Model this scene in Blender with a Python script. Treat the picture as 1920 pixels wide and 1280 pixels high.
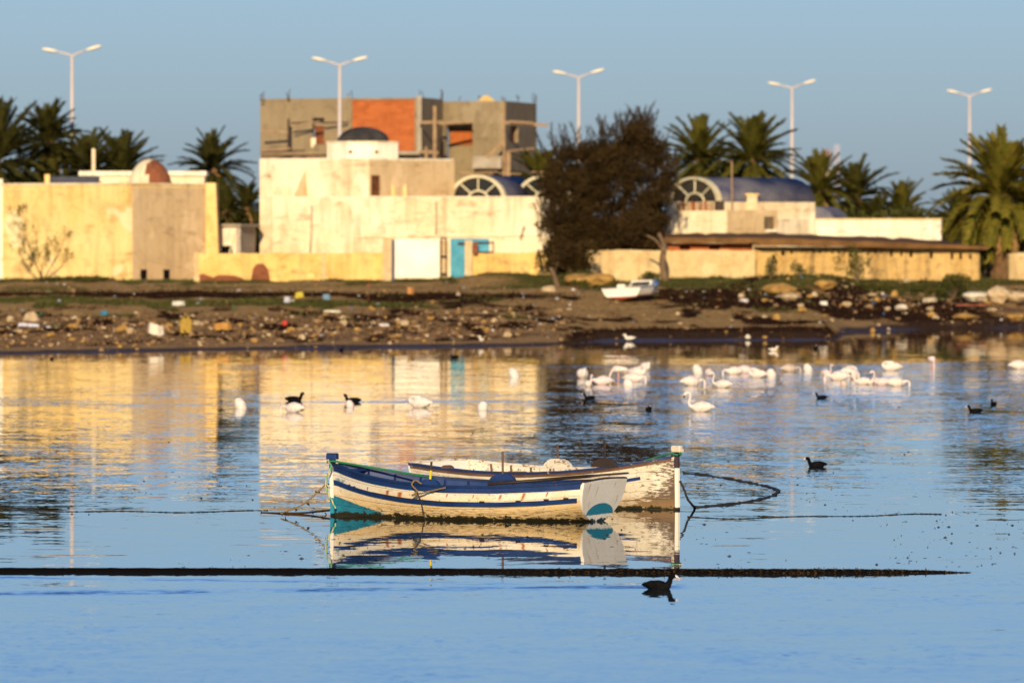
import bpy, math, random
import numpy as np
from mathutils import Vector, Matrix
from math import radians, sin, cos, pi, sqrt, atan2, hypot

for o in list(bpy.data.objects): bpy.data.objects.remove(o)
scene = bpy.context.scene
C = scene.collection
random.seed(7); rng = np.random.default_rng(7)
R = random.random
def U(a, b): return a + (b - a) * random.random()

# ------------------------------------------------------------------ camera
FPX, Y0, HC = 14000.0, 440.0, 4.2        # focal length in photo pixels, horizon row, eye height above the water
cam_d = bpy.data.cameras.new('camera'); cam = bpy.data.objects.new('camera', cam_d); C.objects.link(cam)
cam.location = (0, 0, HC); cam.rotation_euler = (radians(90), 0, 0)
cam_d.sensor_width = 36.0; cam_d.lens = FPX / 1920 * 36
cam_d.shift_y = -(640 - Y0) / 1920
cam_d.clip_start = 1.0; cam_d.clip_end = 30000
cam_d.dof.use_dof = True; cam_d.dof.focus_distance = 111.0; cam_d.dof.aperture_fstop = 3.3
scene.camera = cam

# ------------------------------------------------------------------ sky and sun
SUN_AZ, SUN_EL = radians(183), radians(15)       # clockwise from +Y: behind the camera, a little to the left
world = bpy.data.worlds.new('World'); scene.world = world; world.use_nodes = True
nt = world.node_tree; nt.nodes.clear()
sky = nt.nodes.new('ShaderNodeTexSky'); sky.sky_type = 'NISHITA'; sky.sun_disc = False
sky.sun_elevation = SUN_EL; sky.sun_rotation = SUN_AZ
sky.air_density = 1.0; sky.dust_density = 0.6; sky.ozone_density = 4.0
bg = nt.nodes.new('ShaderNodeBackground'); bg.inputs['Strength'].default_value = 0.132
wo = nt.nodes.new('ShaderNodeOutputWorld')
tint = nt.nodes.new('ShaderNodeMix'); tint.data_type = 'RGBA'; tint.blend_type = 'MULTIPLY'; tint.inputs[0].default_value = 1.0     # white balance of the whole sky
tint.inputs[7].default_value = (0.515, 0.612, 0.90, 1); nt.links.new(sky.outputs[0], tint.inputs[6]); nt.links.new(tint.outputs[2], bg.inputs[0])
nt.links.new(bg.outputs[0], wo.inputs[0])
sun_d = bpy.data.lights.new('sun', 'SUN'); sun_d.energy = 5.0; sun_d.angle = radians(0.5); sun_d.color = (1.0, 0.80, 0.52)
sun = bpy.data.objects.new('sun', sun_d); C.objects.link(sun)
sdir = Vector((sin(SUN_AZ) * cos(SUN_EL), cos(SUN_AZ) * cos(SUN_EL), sin(SUN_EL)))
sun.rotation_euler = sdir.to_track_quat('Z', 'Y').to_euler(); sun.location = (-20, -20, 60)
vs = scene.view_settings
vs.view_transform = 'Standard'; vs.look = 'None'; vs.gamma = 1.0; vs.exposure = 0.15; vs.use_curve_mapping = False
scene.render.engine = 'CYCLES'; scene.cycles.use_denoising = True
scene.cycles.max_bounces = 8; scene.cycles.sample_clamp_indirect = 6

# ------------------------------------------------------------------ helpers
def W(px, py, D):
    "world point seen at photo pixel (px, py) at distance D"
    return Vector(((px - 960) * D / FPX, D, HC - (py - Y0) * D / FPX))
def XP(px, D): return (px - 960) * D / FPX
def ZP(py, D): return HC - (py - Y0) * D / FPX
def water_at(px, py):
    D = FPX * HC / (py - Y0); return Vector((XP(px, D), D, 0))
def lerp(a, b, t): return a + (b - a) * t
def interp(tab, x):
    return float(np.interp(x, [a for a, _ in tab], [b for _, b in tab]))
def sstep(a, b, x):
    t = min(1, max(0, (x - a) / (b - a))); return t * t * (3 - 2 * t)

class MB:
    def __init__(s): s.v = []; s.f = []; s.m = []
    def add(s, vs_, fs, m=0):
        b = len(s.v); s.v += [tuple(p) for p in vs_]
        for f in fs: s.f.append(tuple(i + b for i in f)); s.m.append(m)
        return s
    def box(s, c, size, rz=0.0, m=0, rot=None):
        hx, hy, hz = size[0] / 2, size[1] / 2, size[2] / 2
        M = rot if rot is not None else Matrix.Rotation(rz, 3, 'Z')
        vs_ = [Vector(c) + M @ Vector((x * hx, y * hy, z * hz)) for x in (-1, 1) for y in (-1, 1) for z in (-1, 1)]
        return s.add(vs_, [(0,1,3,2),(4,6,7,5),(0,4,5,1),(2,3,7,6),(0,2,6,4),(1,5,7,3)], m)
    def beam(s, a, b, w, h, m=0):
        a, b = Vector(a), Vector(b); d = b - a; q = d.to_track_quat('X', 'Z').to_matrix()
        return s.box((a + b) / 2, (d.length, w, h), m=m, rot=q)
    def prism(s, poly, z0, z1, m=0, top=None):
        n = len(poly); A = sum(poly[i][0]*poly[(i+1)%n][1]-poly[(i+1)%n][0]*poly[i][1] for i in range(n))
        if A < 0: poly = poly[::-1]
        tp = top[::-1] if (top and A < 0) else (top or poly)
        vs_ = [(x, y, z0) for x, y in poly] + [(x, y, z1) for x, y in tp]
        fs = [tuple(range(n))[::-1], tuple(range(n, 2*n))] + [(i, (i+1)%n, n+(i+1)%n, n+i) for i in range(n)]
        return s.add(vs_, fs, m)
    def tube(s, path, rad, n=8, m=0, cap=True, flat=1.0):
        path = [Vector(p) for p in path]; k = len(path)
        rad = [rad]*k if not isinstance(rad, list) else rad
        vs_ = []; up = Vector((0, 0, 1)); prev = None
        for i in range(k):
            t = (path[min(i+1, k-1)] - path[max(i-1, 0)])
            t = t.normalized() if t.length > 1e-9 else Vector((0, 0, 1))
            if prev is None:
                a = t.cross(up)
                if a.length < 0.05: a = t.cross(Vector((0, 1, 0)))
                a.normalize()
            else:
                a = prev - t * prev.dot(t)
                a = a.normalized() if a.length > 1e-6 else t.orthogonal().normalized()
            prev = a; b = t.cross(a)
            r = rad[i]; rx, ry = r if hasattr(r, '__len__') else (r, r * flat)
            for j in range(n):
                w = 2*pi*j/n; vs_.append(path[i] + a*cos(w)*rx + b*sin(w)*ry)
        fs = [(i*n+j, i*n+(j+1)%n, (i+1)*n+(j+1)%n, (i+1)*n+j) for i in range(k-1) for j in range(n)]
        if cap: fs += [tuple(range(n))[::-1], tuple(range((k-1)*n, k*n))]
        return s.add(vs_, fs, m)
    def build(s, name, mats, parent=None, smooth=False, org=None):
        me = bpy.data.meshes.new(name)
        o_ = Vector(org) if org is not None else Vector((0, 0, 0))
        a = np.array(s.v, dtype=float).reshape(-1, 3) - np.array(o_)
        me.from_pydata(a.tolist(), [], s.f)
        if not isinstance(mats, (list, tuple)): mats = [mats]
        for m in mats: me.materials.append(m)
        if len(mats) > 1: me.polygons.foreach_set('material_index', s.m)
        if smooth: me.polygons.foreach_set('use_smooth', [True]*len(me.polygons))
        me.update()
        ob = bpy.data.objects.new(name, me); C.objects.link(ob)
        if parent is not None: ob.parent = parent
        elif org is not None: ob.location = o_
        return ob

def tag(o, label=None, cat=None, group=None, kind=None):
    if label: o['label'] = label
    if cat: o['category'] = cat
    if group: o['group'] = group
    if kind: o['kind'] = kind
    return o
ORG = {}
def thing(name, loc, label, cat, group=None, rz=0.0, world_parts=True):
    "an Empty at the thing's base; parts given in world coordinates are shifted into it"
    e = bpy.data.objects.new(name, None); C.objects.link(e); e.location = loc; e.rotation_euler = (0, 0, rz); e.empty_display_size = 0.2
    ORG[e.name] = Vector(loc) if world_parts else Vector((0, 0, 0))
    return tag(e, label, cat, group)
def part(name, mb, mats, root, smooth=False):
    r = root
    while r.parent is not None: r = r.parent
    me = mb.build(name, mats, None, smooth)
    off = ORG.get(r.name, Vector((0, 0, 0)))
    me.data.transform(Matrix.Translation(-off)); me.parent = root
    return me
def copy_tree(o, parent=None):
    c = o.copy(); C.objects.link(c); c.parent = parent
    for ch in list(o.children): copy_tree(ch, c)
    return c
def sfree(o):
    o.data.polygons.foreach_set('use_smooth', [True]*len(o.data.polygons)); return o
def catmull(pts, n=8):
    P = [Vector(p) for p in pts]; P = [P[0]*2-P[1]] + P + [P[-1]*2-P[-2]]; out = []
    for i in range(1, len(P)-2):
        for k in range(n):
            t = k/n; a, b, c, d = P[i-1], P[i], P[i+1], P[i+2]
            out.append(0.5*((2*b)+(c-a)*t+(2*a-5*b+4*c-d)*t*t+(3*b-a-3*c+d)*t**3))
    out.append(P[-2]); return out

# ------------------------------------------------------------------ materials
class NT:
    "small node-tree helper"
    def __init__(s, name):
        s.mat = bpy.data.materials.new(name); s.mat.use_nodes = True; s.t = s.mat.node_tree
        s.t.nodes.clear()
        s.bsdf = s.n('ShaderNodeBsdfPrincipled'); s.out = s.n('ShaderNodeOutputMaterial'); s.l(s.bsdf.outputs[0], s.out.inputs[0])
        s.geo = s.n('ShaderNodeNewGeometry'); s.tc = s.n('ShaderNodeTexCoord')
        s.pos = s.geo.outputs['Position']; s.obj = s.tc.outputs['Object']
    def n(s, t): return s.t.nodes.new(t)
    def l(s, a, b): s.t.links.new(a, b)
    def sock(s, node, i, v):
        if v is None: return
        if isinstance(v, bpy.types.NodeSocket): s.l(v, node.inputs[i])
        else: node.inputs[i].default_value = v
    def math(s, op, a, b=None, c=None, clamp=False):
        n = s.n('ShaderNodeMath'); n.operation = op; n.use_clamp = clamp
        s.sock(n, 0, a); s.sock(n, 1, b); s.sock(n, 2, c); return n.outputs[0]
    def map(s, v, scale=(1,1,1), loc=(0,0,0), rot=(0,0,0)):
        n = s.n('ShaderNodeMapping'); s.l(v, n.inputs[0]); n.inputs['Scale'].default_value = scale; n.inputs['Location'].default_value = loc; n.inputs['Rotation'].default_value = rot
        return n.outputs[0]
    def noise(s, v, scale, detail=4, rough=0.6, col=False, dist=0.0):
        n = s.n('ShaderNodeTexNoise'); s.l(v, n.inputs['Vector']); n.inputs['Scale'].default_value = scale
        n.inputs['Detail'].default_value = detail; n.inputs['Roughness'].default_value = rough; n.inputs['Distortion'].default_value = dist
        return n.outputs['Color' if col else 0]
    def vor(s, v, scale, feature='F1', out=0):
        n = s.n('ShaderNodeTexVoronoi'); n.feature = feature; s.l(v, n.inputs['Vector']); n.inputs['Scale'].default_value = scale; return n.outputs[out]
    def ramp(s, f, stops, interp='LINEAR'):
        n = s.n('ShaderNodeValToRGB'); n.color_ramp.interpolation = interp; s.l(f, n.inputs[0]); e = n.color_ramp.elements
        while len(e) < len(stops): e.new(0.5)
        for el, (p, c) in zip(e, stops):
            el.position = p; el.color = (c, c, c, 1) if not hasattr(c, '__len__') else (*c[:3], 1)
        return n.outputs[0]
    def mix(s, f, a, b, mode='MIX'):
        n = s.n('ShaderNodeMix'); n.data_type = 'RGBA'; n.blend_type = mode
        s.sock(n, 0, f)
        for i, v in ((6, a), (7, b)):
            if isinstance(v, bpy.types.NodeSocket): s.l(v, n.inputs[i])
            else: n.inputs[i].default_value = (*v[:3], 1)
        return n.outputs[2]
    def sep(s, v):
        n = s.n('ShaderNodeSeparateXYZ'); s.l(v, n.inputs[0]); return n.outputs
    def comb(s, x, y, z):
        n = s.n('ShaderNodeCombineXYZ'); s.sock(n, 0, x); s.sock(n, 1, y); s.sock(n, 2, z); return n.outputs[0]
    def sm(s, x, a, b):
        n = s.n('ShaderNodeMapRange'); n.interpolation_type = 'SMOOTHSTEP'; s.sock(n, 0, x)
        lo, hi = (a, b); n.inputs[1].default_value = lo; n.inputs[2].default_value = hi; return n.outputs[0]
    def color(s, v): s.sock(s.bsdf, 'Base Color', v if isinstance(v, bpy.types.NodeSocket) else (*v[:3], 1))
    def rough(s, v): s.sock(s.bsdf, 'Roughness', v)
    def bump(s, h, dist=0.01, strength=1.0):
        n = s.n('ShaderNodeBump'); n.inputs['Strength'].default_value = strength; n.inputs['Distance'].default_value = dist; s.l(h, n.inputs['Height']); s.l(n.outputs[0], s.bsdf.inputs['Normal']); return n
    def spec(s, v): s.bsdf.inputs['Specular IOR Level'].default_value = v

def plaster(name, base, stain, stain2, scale=0.5, amount=0.6, bump=0.02, streak=0.5, patchc=None):
    "old lime plaster: blotches, rain streaks below the coping, grime"
    k = NT(name)
    n1 = k.noise(k.pos, scale, 6, 0.65); n2 = k.noise(k.map(k.pos, loc=(31, 7, 3)), scale * 3.1, 5, 0.7)
    st = k.noise(k.map(k.pos, scale=(2.6, 2.6, 0.22)), 1.0, 4, 0.6)
    c = k.mix(k.ramp(n1, [(0.38, 0), (0.68, amount)]), base, stain)
    c = k.mix(k.ramp(n2, [(0.52, 0), (0.74, amount * 0.8)]), c, stain2)
    c = k.mix(k.ramp(st, [(0.5, 0), (0.75, streak)]), c, stain2)
    patch = k.noise(k.map(k.pos, loc=(5, 91, 17)), scale * 0.9, 3, 0.55)
    c = k.mix(k.ramp(patch, [(0.60, 0), (0.63, 0.55)]), c, patchc or [min(1, b * 1.12 + 0.03) for b in base])
    crack = k.vor(k.map(k.pos, scale=(0.55, 0.55, 0.8)), 1.0, 'DISTANCE_TO_EDGE')
    crk = k.math('MULTIPLY', k.math('SUBTRACT', 1.0, k.sm(k.math('ADD', crack, k.math('MULTIPLY', k.math('SUBTRACT', n2, 0.5), 0.05)), 0.002, 0.018)), k.ramp(n1, [(0.45, 0), (0.6, 0.55)]))
    c = k.mix(crk, c, stain2)
    hd = k.noise(k.map(k.pos, scale=(0.30, 0.30, 1.5), loc=(2, 8, 5)), 1.0, 5, 0.65)
    hm = k.math('MULTIPLY', k.ramp(hd, [(0.585, 0), (0.625, 1), (0.66, 0.35), (0.75, 0.2)]), k.ramp(n2, [(0.42, 0), (0.6, 0.75)]))
    c = k.mix(hm, c, stain2)
    k.color(c); k.rough(0.9); k.spec(0.1)
    k.bump(k.noise(k.pos, 9, 5, 0.7), bump)
    return k.mat
def flat(name, col, col2=None, scale=3.0, rough=0.7, bump=0.0, metal=0.0, spec=0.12, coords='pos', bscale=20):
    k = NT(name); v = k.pos if coords == 'pos' else k.obj
    if col2 is not None: k.color(k.mix(k.ramp(k.noise(v, scale, 5, 0.65), [(0.35, 0), (0.7, 1)]), col, col2))
    else: k.color(col)
    k.rough(rough); k.spec(spec); k.bsdf.inputs['Metallic'].default_value = metal
    if bump: k.bump(k.noise(v, bscale, 4, 0.6), bump)
    return k.mat

M = {}
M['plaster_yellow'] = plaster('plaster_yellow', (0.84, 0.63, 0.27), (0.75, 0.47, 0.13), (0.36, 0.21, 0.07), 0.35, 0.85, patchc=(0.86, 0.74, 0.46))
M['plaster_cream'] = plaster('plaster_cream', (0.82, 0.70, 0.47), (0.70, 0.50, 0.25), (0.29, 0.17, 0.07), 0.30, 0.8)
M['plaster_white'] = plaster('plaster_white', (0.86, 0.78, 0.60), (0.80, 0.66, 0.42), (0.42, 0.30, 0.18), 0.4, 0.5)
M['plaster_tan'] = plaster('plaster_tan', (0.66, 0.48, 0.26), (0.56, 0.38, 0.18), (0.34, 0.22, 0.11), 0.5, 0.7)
M['wall_yellow'] = plaster('wall_yellow', (0.78, 0.54, 0.18), (0.68, 0.40, 0.10), (0.36, 0.20, 0.08), 0.7, 0.8)
M['wall_sand'] = plaster('wall_sand', (0.66, 0.49, 0.24), (0.54, 0.36, 0.14), (0.25, 0.16, 0.08), 0.8, 0.8)
M['wall_shed'] = plaster('wall_shed', (0.60, 0.40, 0.15), (0.50, 0.30, 0.09), (0.16, 0.10, 0.05), 0.7, 0.9, streak=0.9)
M['render_grey'] = plaster('render_grey', (0.30, 0.23, 0.13), (0.24, 0.18, 0.10), (0.13, 0.10, 0.07), 0.5, 0.8)
M['concrete'] = flat('concrete', (0.42, 0.36, 0.27), (0.28, 0.22, 0.15), 1.5, 0.9, 0.01)
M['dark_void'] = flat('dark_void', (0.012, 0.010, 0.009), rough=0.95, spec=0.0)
M['earth_roof'] = flat('earth_roof', (0.21, 0.105, 0.035), (0.10, 0.05, 0.018), 1.2, 0.95, 0.05, bscale=6)
M['dome_dark'] = flat('dome_dark', (0.030, 0.027, 0.026), (0.10, 0.085, 0.07), 0.8, 0.8, 0.01)
M['blue_roof'] = flat('blue_roof', (0.26, 0.235, 0.215), (0.035, 0.045, 0.11), 0.55, 0.8, 0.01)
M['rust'] = flat('rust', (0.33, 0.10, 0.03), (0.14, 0.05, 0.02), 4, 0.9, 0.005)
M['scaffold'] = flat('scaffold_wood', (0.38, 0.25, 0.13), (0.22, 0.14, 0.08), 3, 0.9)
M['dark_iron'] = flat('dark_iron', (0.03, 0.025, 0.022), (0.09, 0.05, 0.03), 5, 0.7)
M['door_blue'] = flat('door_blue', (0.10, 0.36, 0.46), (0.05, 0.24, 0.34), 1.5, 0.6)
M['gate_white'] = flat('gate_white', (0.86, 0.80, 0.68), (0.80, 0.70, 0.52), 1.0, 0.7)
M['pillar_shade_dark'] = flat('pillar_shade_dark', (0.05, 0.07, 0.11), rough=0.6)
M['window_glass'] = flat('window_glass', (0.02, 0.02, 0.02), rough=0.15, spec=0.5)
M['frame_cream'] = flat('frame_cream', (0.66, 0.60, 0.40), (0.52, 0.44, 0.26), 2, 0.7)
M['lamp_grey'] = flat('lamp_grey', (0.60, 0.52, 0.47), (0.52, 0.45, 0.40), 1, 0.6)
M['lamp_head'] = flat('lamp_head', (0.85, 0.78, 0.62), (0.75, 0.66, 0.48), 2, 0.4)
M['solar_panel'] = flat('solar_panel', (0.06, 0.065, 0.08), (0.10, 0.10, 0.11), 2, 0.4)
def brickmat(name, c1, c2, mortar, sc=1.0):
    k = NT(name); b = k.n('ShaderNodeTexBrick'); b.inputs['Scale'].default_value = 1.0 / sc
    b.inputs['Brick Width'].default_value = 0.30; b.inputs['Row Height'].default_value = 0.20; b.inputs['Mortar Size'].default_value = 0.012
    x, y, z = k.sep(k.pos)[:3]
    k.l(k.comb(k.math('ADD', x, y), z, 0.0), b.inputs['Vector'])
    b.inputs['Color1'].default_value = (*c1, 1); b.inputs['Color2'].default_value = (*c2, 1); b.inputs['Mortar'].default_value = (*mortar, 1)
    c = k.mix(k.ramp(k.noise(k.pos, 0.8, 5, 0.7), [(0.45, 0), (0.75, 0.7)]), b.outputs[0], [v * 0.55 for v in c2])
    k.color(c); k.rough(0.9); k.spec(0.2); k.bump(b.outputs['Fac'], -0.01)
    return k.mat
M['brick'] = brickmat('brick_infill', (0.52, 0.135, 0.03), (0.42, 0.10, 0.022), (0.30, 0.16, 0.08))
M['brick_dark'] = brickmat('brick_dome', (0.30, 0.09, 0.035), (0.20, 0.06, 0.025), (0.22, 0.13, 0.07), 0.8)

# ------------------------------------------------------------------ terrain
def vnoise(x, y, seed=0):
    x = np.asarray(x, float); y = np.asarray(y, float)
    xi = np.floor(x).astype(np.int64); yi = np.floor(y).astype(np.int64); fx = x - xi; fy = y - yi
    fx = fx*fx*(3-2*fx); fy = fy*fy*(3-2*fy)
    def h(a, b):
        n = (a * 374761393 + b * 668265263 + seed * 1442695041) & 0xFFFFFFFF
        n = ((n ^ (n >> 13)) * 1274126177) & 0xFFFFFFFF
        return ((n ^ (n >> 16)) & 0xFFFF) / 65535.0
    return (h(xi, yi)*(1-fx)+h(xi+1, yi)*fx)*(1-fy)+(h(xi, yi+1)*(1-fx)+h(xi+1, yi+1)*fx)*fy
def fbm(x, y, seed=0, oct=4):
    s = 0; a = 0.5; t = 0
    for i in range(oct):
        s = s + a * vnoise(np.asarray(x)*2**i, np.asarray(y)*2**i, seed+i); t += a; a *= 0.5
    return s / t
SH_X = [-4000, -60, -18, -13.7, -9.4, -4, 1.2, 2.6, 3.4, 7.2, 12.5, 13.2, 14.5, 19, 23.2, 60, 4000]
SH_D = [250, 252, 262.5, 268, 273, 277, 283, 289, 295, 297, 299, 303, 322, 334, 338, 350, 350]
def shore(X): return np.interp(X, SH_X, SH_D)
WALL_D = 366.0
def ground_np(X, D):
    X = np.asarray(X, float); D = np.asarray(D, float)
    Ds = shore(X) + (fbm(X*0.55, X*0+3.3, 5, 3)-0.5)*5
    f = (D-Ds)/(WALL_D-Ds)
    z = np.where(f > 0, 1.95*np.clip(f, 0, 1)**0.85, np.maximum(-0.75, (D-Ds)*0.03))
    amp = np.clip((D-Ds)/14, 0, 1)*np.clip((372-D)/6, 0.12, 1)
    z = z + amp*((fbm(X*0.35, D*0.16, 1)-0.5)*0.34 + (fbm(X*1.6, D*0.9, 2, 3)-0.5)*0.14)
    # dark seaweed bank that ends in a spit
    bank = np.exp(-((D-(shore(X)+3.5))/3.5)**2)*np.clip((X-1.8)/2, 0, 1)*np.clip((13.4-X)/1.5, 0, 1)
    z = z + bank*0.16
    # wrack berm left
    z = z + np.exp(-((D-337-0.12*X)/5)**2)*0.10*(X < 8)
    # earth heaps against the walls
    for hx, hd, hr, hh in ((0.6, 362, 2.1, 0.42), (-1.6, 363, 1.4, 0.22), (3.6, 361.5, 1.1, 0.55), (12.2, 358, 2.2, 0.40), (15.0, 357, 1.8, 0.55), (17.6, 359, 1.6, 0.40), (24.5, 353, 3.0, 0.35), (9.0, 363.5, 2.2, 0.25)):
        z = z + hh*np.exp(-(((X-hx)/hr)**2+((D-hd)/3.2)**2))
    far = np.clip((D-430)/400, 0, 1); z = z + far*0.0
    return z
def ground(X, D): return float(ground_np(np.array([X]), np.array([D]))[0])
def on_ground(px, py, d0=255, d1=364.3):
    "ground point that the photograph shows at (px, py)"
    ds = np.arange(d0, d1, 0.15); xs = (px-960)*ds/FPX; zs = ground_np(xs, ds); p = Y0+(HC-zs)/ds*FPX
    i = int(np.argmin(np.abs(p-py))); return Vector((xs[i], ds[i], max(zs[i], 0)))

xs = np.concatenate([[-4000, -1500, -600, -250, -120, -75, -55], np.arange(-44, 44.01, 0.28), [55, 75, 120, 250, 600, 1500, 4000]])
ds = np.concatenate([[-500, -50, 60, 150, 215, 235], np.arange(246, 376, 0.33), [378, 382, 390, 400, 420, 450, 500, 600, 900, 1500, 3000, 6000, 12000]])
GX, GD = np.meshgrid(xs, ds); GZ = ground_np(GX, GD)
nx, nd = len(xs), len(ds)
me = bpy.data.meshes.new('shore_ground')
co = np.stack([GX, GD, GZ], -1).reshape(-1, 3)
idx = np.arange(nx*nd).reshape(nd, nx)
fa = np.stack([idx[:-1, :-1], idx[:-1, 1:], idx[1:, 1:], idx[1:, :-1]], -1).reshape(-1, 4)
me.from_pydata(co.tolist(), [], fa.tolist())
me.polygons.foreach_set('use_smooth', [True]*len(me.polygons))
# what lies on the ground where: wrack, grass, wet mud, gravel
def zones(X, D):
    X = np.asarray(X, float); D = np.asarray(D, float)
    n1 = fbm(X*0.22, D*0.10, 11); n2 = fbm(X*0.9, D*0.35, 12); n3 = fbm(X*0.12, D*0.05, 13)
    e = D - shore(X)
    def band(d, c, w): return np.exp(-((d-c)/w)**2)
    left = np.clip((4-X)/6, 0, 1); right = 1-left
    weed = band(D+n1*10, 342, 6.0)*left*1.3 + band(D+n1*10, 345+0.15*X, 9.0)*right*1.25*np.clip((X-4)/4, 0, 1)*np.clip((24-X)/4, 0, 1)
    weed = weed*(0.35+1.4*n2) + ((e > 0) & (e < 9))*np.clip((X-1.5)/2, 0, 1)*np.clip((13.6-X)/1.0, 0, 1)*1.6
    weed = weed + band(e, 26+8*n3, 5)*0.6*np.clip(n2*3-1.2, 0, 1)
    grass = band(D, 366.5, 5.0)*(0.45+1.1*n1) + band(D+n1*8, 329, 5.0)*np.clip((0.5-X)/6, 0, 1)*(0.3+1.3*n2) + band(D, 358, 5.0)*right*(n1 > 0.46)*1.0
    grass = grass + band(D, 352, 4)*(n1 > 0.55)*0.5
    n5 = fbm(X*0.8, D*0.22, 21); weed = weed + np.clip((n5-0.50)*9, 0, 1)*left*(e > 5)*np.clip((60-e)/20, 0, 1)*0.85 + np.clip((n5-0.57)*9, 0, 1)*right*(e > 10)*0.7
    grass = grass + np.clip((fbm(X*0.6, D*0.2, 23)-0.60)*8, 0, 1)*(e > 25)*0.8
    wet = np.exp(-np.clip(e, 0, 99)/3.6)*(0.7+0.6*n2) + band(e, 9, 3)*0.35*(n2 > 0.5)
    gravel = np.clip((44-e)/12, 0, 1)*np.clip((e-3)/4, 0, 1)*left*(0.5+0.8*n2) + right*np.clip((X-11)/4, 0, 1)*band(D, 350, 9)*(n2+0.3)
    return [np.clip(q, 0, 1) for q in (weed, grass, wet, gravel)]
z4 = np.stack(zones(GX, GD), -1).reshape(-1, 4)
att = me.color_attributes.new('zone', 'FLOAT_COLOR', 'POINT'); att.data.foreach_set('color', z4.astype(np.float32).ravel())
k = NT('shore_soil')
va = k.n('ShaderNodeAttribute'); va.attribute_name = 'zone'
sp = k.n('ShaderNodeSeparateColor'); k.l(va.outputs['Color'], sp.inputs[0])
nA = k.noise(k.pos, 0.8, 6, 0.7); nB = k.noise(k.map(k.pos, scale=(1, 0.45, 1)), 4.0, 5, 0.75); nC = k.noise(k.map(k.pos, loc=(9, 2, 1)), 14, 4, 0.7)
sand = k.mix(k.ramp(nA, [(0.35, 0), (0.65, 1)]), (0.50, 0.29, 0.105), (0.29, 0.15, 0.05))
sand = k.mix(k.ramp(nB, [(0.42, 0), (0.66, 1)]), sand, (0.60, 0.40, 0.15))
sand = k.mix(k.ramp(nC, [(0.55, 0), (0.68, 0.8)]), sand, (0.09, 0.055, 0.032))
grv = k.mix(k.ramp(nB, [(0.40, 0), (0.6, 1)]), (0.11, 0.055, 0.024), (0.50, 0.29, 0.12))
c = k.mix(k.math('MULTIPLY', va.outputs['Alpha'], 0.9), sand, grv)
gr = k.mix(nB, (0.06, 0.07, 0.014), (0.16, 0.125, 0.035))
def edge(v, lo=0.30, hi=0.62):
    return k.sm(k.math('ADD', v, k.math('MULTIPLY', k.math('SUBTRACT', nB, 0.5), 0.9)), lo, hi)
c = k.mix(edge(sp.outputs[1]), c, gr)
wd = k.mix(nC, (0.020, 0.010, 0.007), (0.062, 0.030, 0.018))
c = k.mix(edge(sp.outputs[0]), c, wd)
c = k.mix(edge(sp.outputs[2]), c, k.mix(nB, (0.030, 0.017, 0.011), (0.11, 0.065, 0.038)))
k.color(c)
k.rough(k.math('SUBTRACT', 0.95, k.math('MULTIPLY', sp.outputs[2], 0.50))); k.l(k.math('MULTIPLY', k.math('MULTIPLY', sp.outputs[2], 0.035), k.math('SUBTRACT', 1.0, k.sm(sp.outputs[0], 0.05, 0.4))), k.bsdf.inputs['Specular IOR Level'])
k.bump(k.math('ADD', nB, k.math('MULTIPLY', nC, 0.5)), 0.10)
me.materials.append(k.mat); me.update()
go = bpy.data.objects.new('shore_ground', me); C.objects.link(go); tag(go, kind='structure')

# ------------------------------------------------------------------ water: wind-ruffled bands and calm lanes
k = NT('lagoon_water')
x, y, z = k.sep(k.pos)[:3]
warp = k.math('MULTIPLY', k.math('SUBTRACT', k.noise(k.map(k.pos, scale=(0.05, 0.10, 1)), 1.0, 3, 0.6), 0.5), 26)
warp2 = k.math('MULTIPLY', k.math('SUBTRACT', k.noise(k.map(k.pos, scale=(0.35, 0.12, 1), loc=(7, 3, 0)), 1.0, 3, 0.6), 0.5), 3.0)
yw = k.math('ADD', y, k.math('MULTIPLY', k.math('ADD', warp, warp2), k.sm(y, 118, 190)))
yw = k.math('ADD', yw, warp2)
def dz(d): return (d - 60) / 290.0
# share of steep wind ripples by distance (0 calm mirror, 1 ruffled)
ruff = k.ramp(k.math('DIVIDE', k.math('SUBTRACT', yw, 60), 290.0), [
    (dz(60), 0.55), (dz(74), 0.75), (dz(80), 0.50), (dz(87), 0.60), (dz(91.5), 0.45), (dz(93.3), 0.05), (dz(98), 0.05), (dz(111), 0.09), (dz(117), 0.14), (dz(120), 0.50), (dz(127), 1.0),
    (dz(140), 0.60), (dz(160), 0.52), (dz(176), 0.58), (dz(184), 1.0), (dz(192), 1.0), (dz(200), 0.62), (dz(222), 0.55), (dz(236), 0.72), (dz(246), 0.32), (dz(256), 0.05), (dz(330), 0.04)])
e1 = k.noise(k.map(k.pos, scale=(1.0, 1.3, 1)), 1.0, 4, 0.62, col=True)          # slow undulation
e2 = k.noise(k.map(k.pos, scale=(5.0, 3.6, 1), loc=(3, 1, 0)), 1.0, 3, 0.6, col=True)   # small ripples
a1 = k.math('SUBTRACT', k.sep(e1)[1], 0.5); a2 = k.math('SUBTRACT', k.sep(e2)[1], 0.5); b2 = k.math('SUBTRACT', k.sep(e2)[0], 0.5)
patch = k.math('MULTIPLY', k.math('MULTIPLY', k.sm(yw, 138, 160), k.math('SUBTRACT', 1.0, k.sm(yw, 238, 250))), k.sm(k.math('ADD', x, warp2), -0.5, 4.0))   # wind patch on the right
ruff = k.math('MAXIMUM', ruff, k.math('MULTIPLY', patch, 2.3))
gust = k.sm(k.noise(k.map(k.pos, scale=(0.30, 0.16, 1), loc=(0, 40, 0)), 1.0, 4, 0.65), 0.30, 0.70)
ru = k.math('MULTIPLY', ruff, k.math('ADD', 0.30, k.math('MULTIPLY', gust, 1.3)))
WAT = dict(slow=0.015, slow_r=0.030, tail=0.48, fine=0.115)
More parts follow.
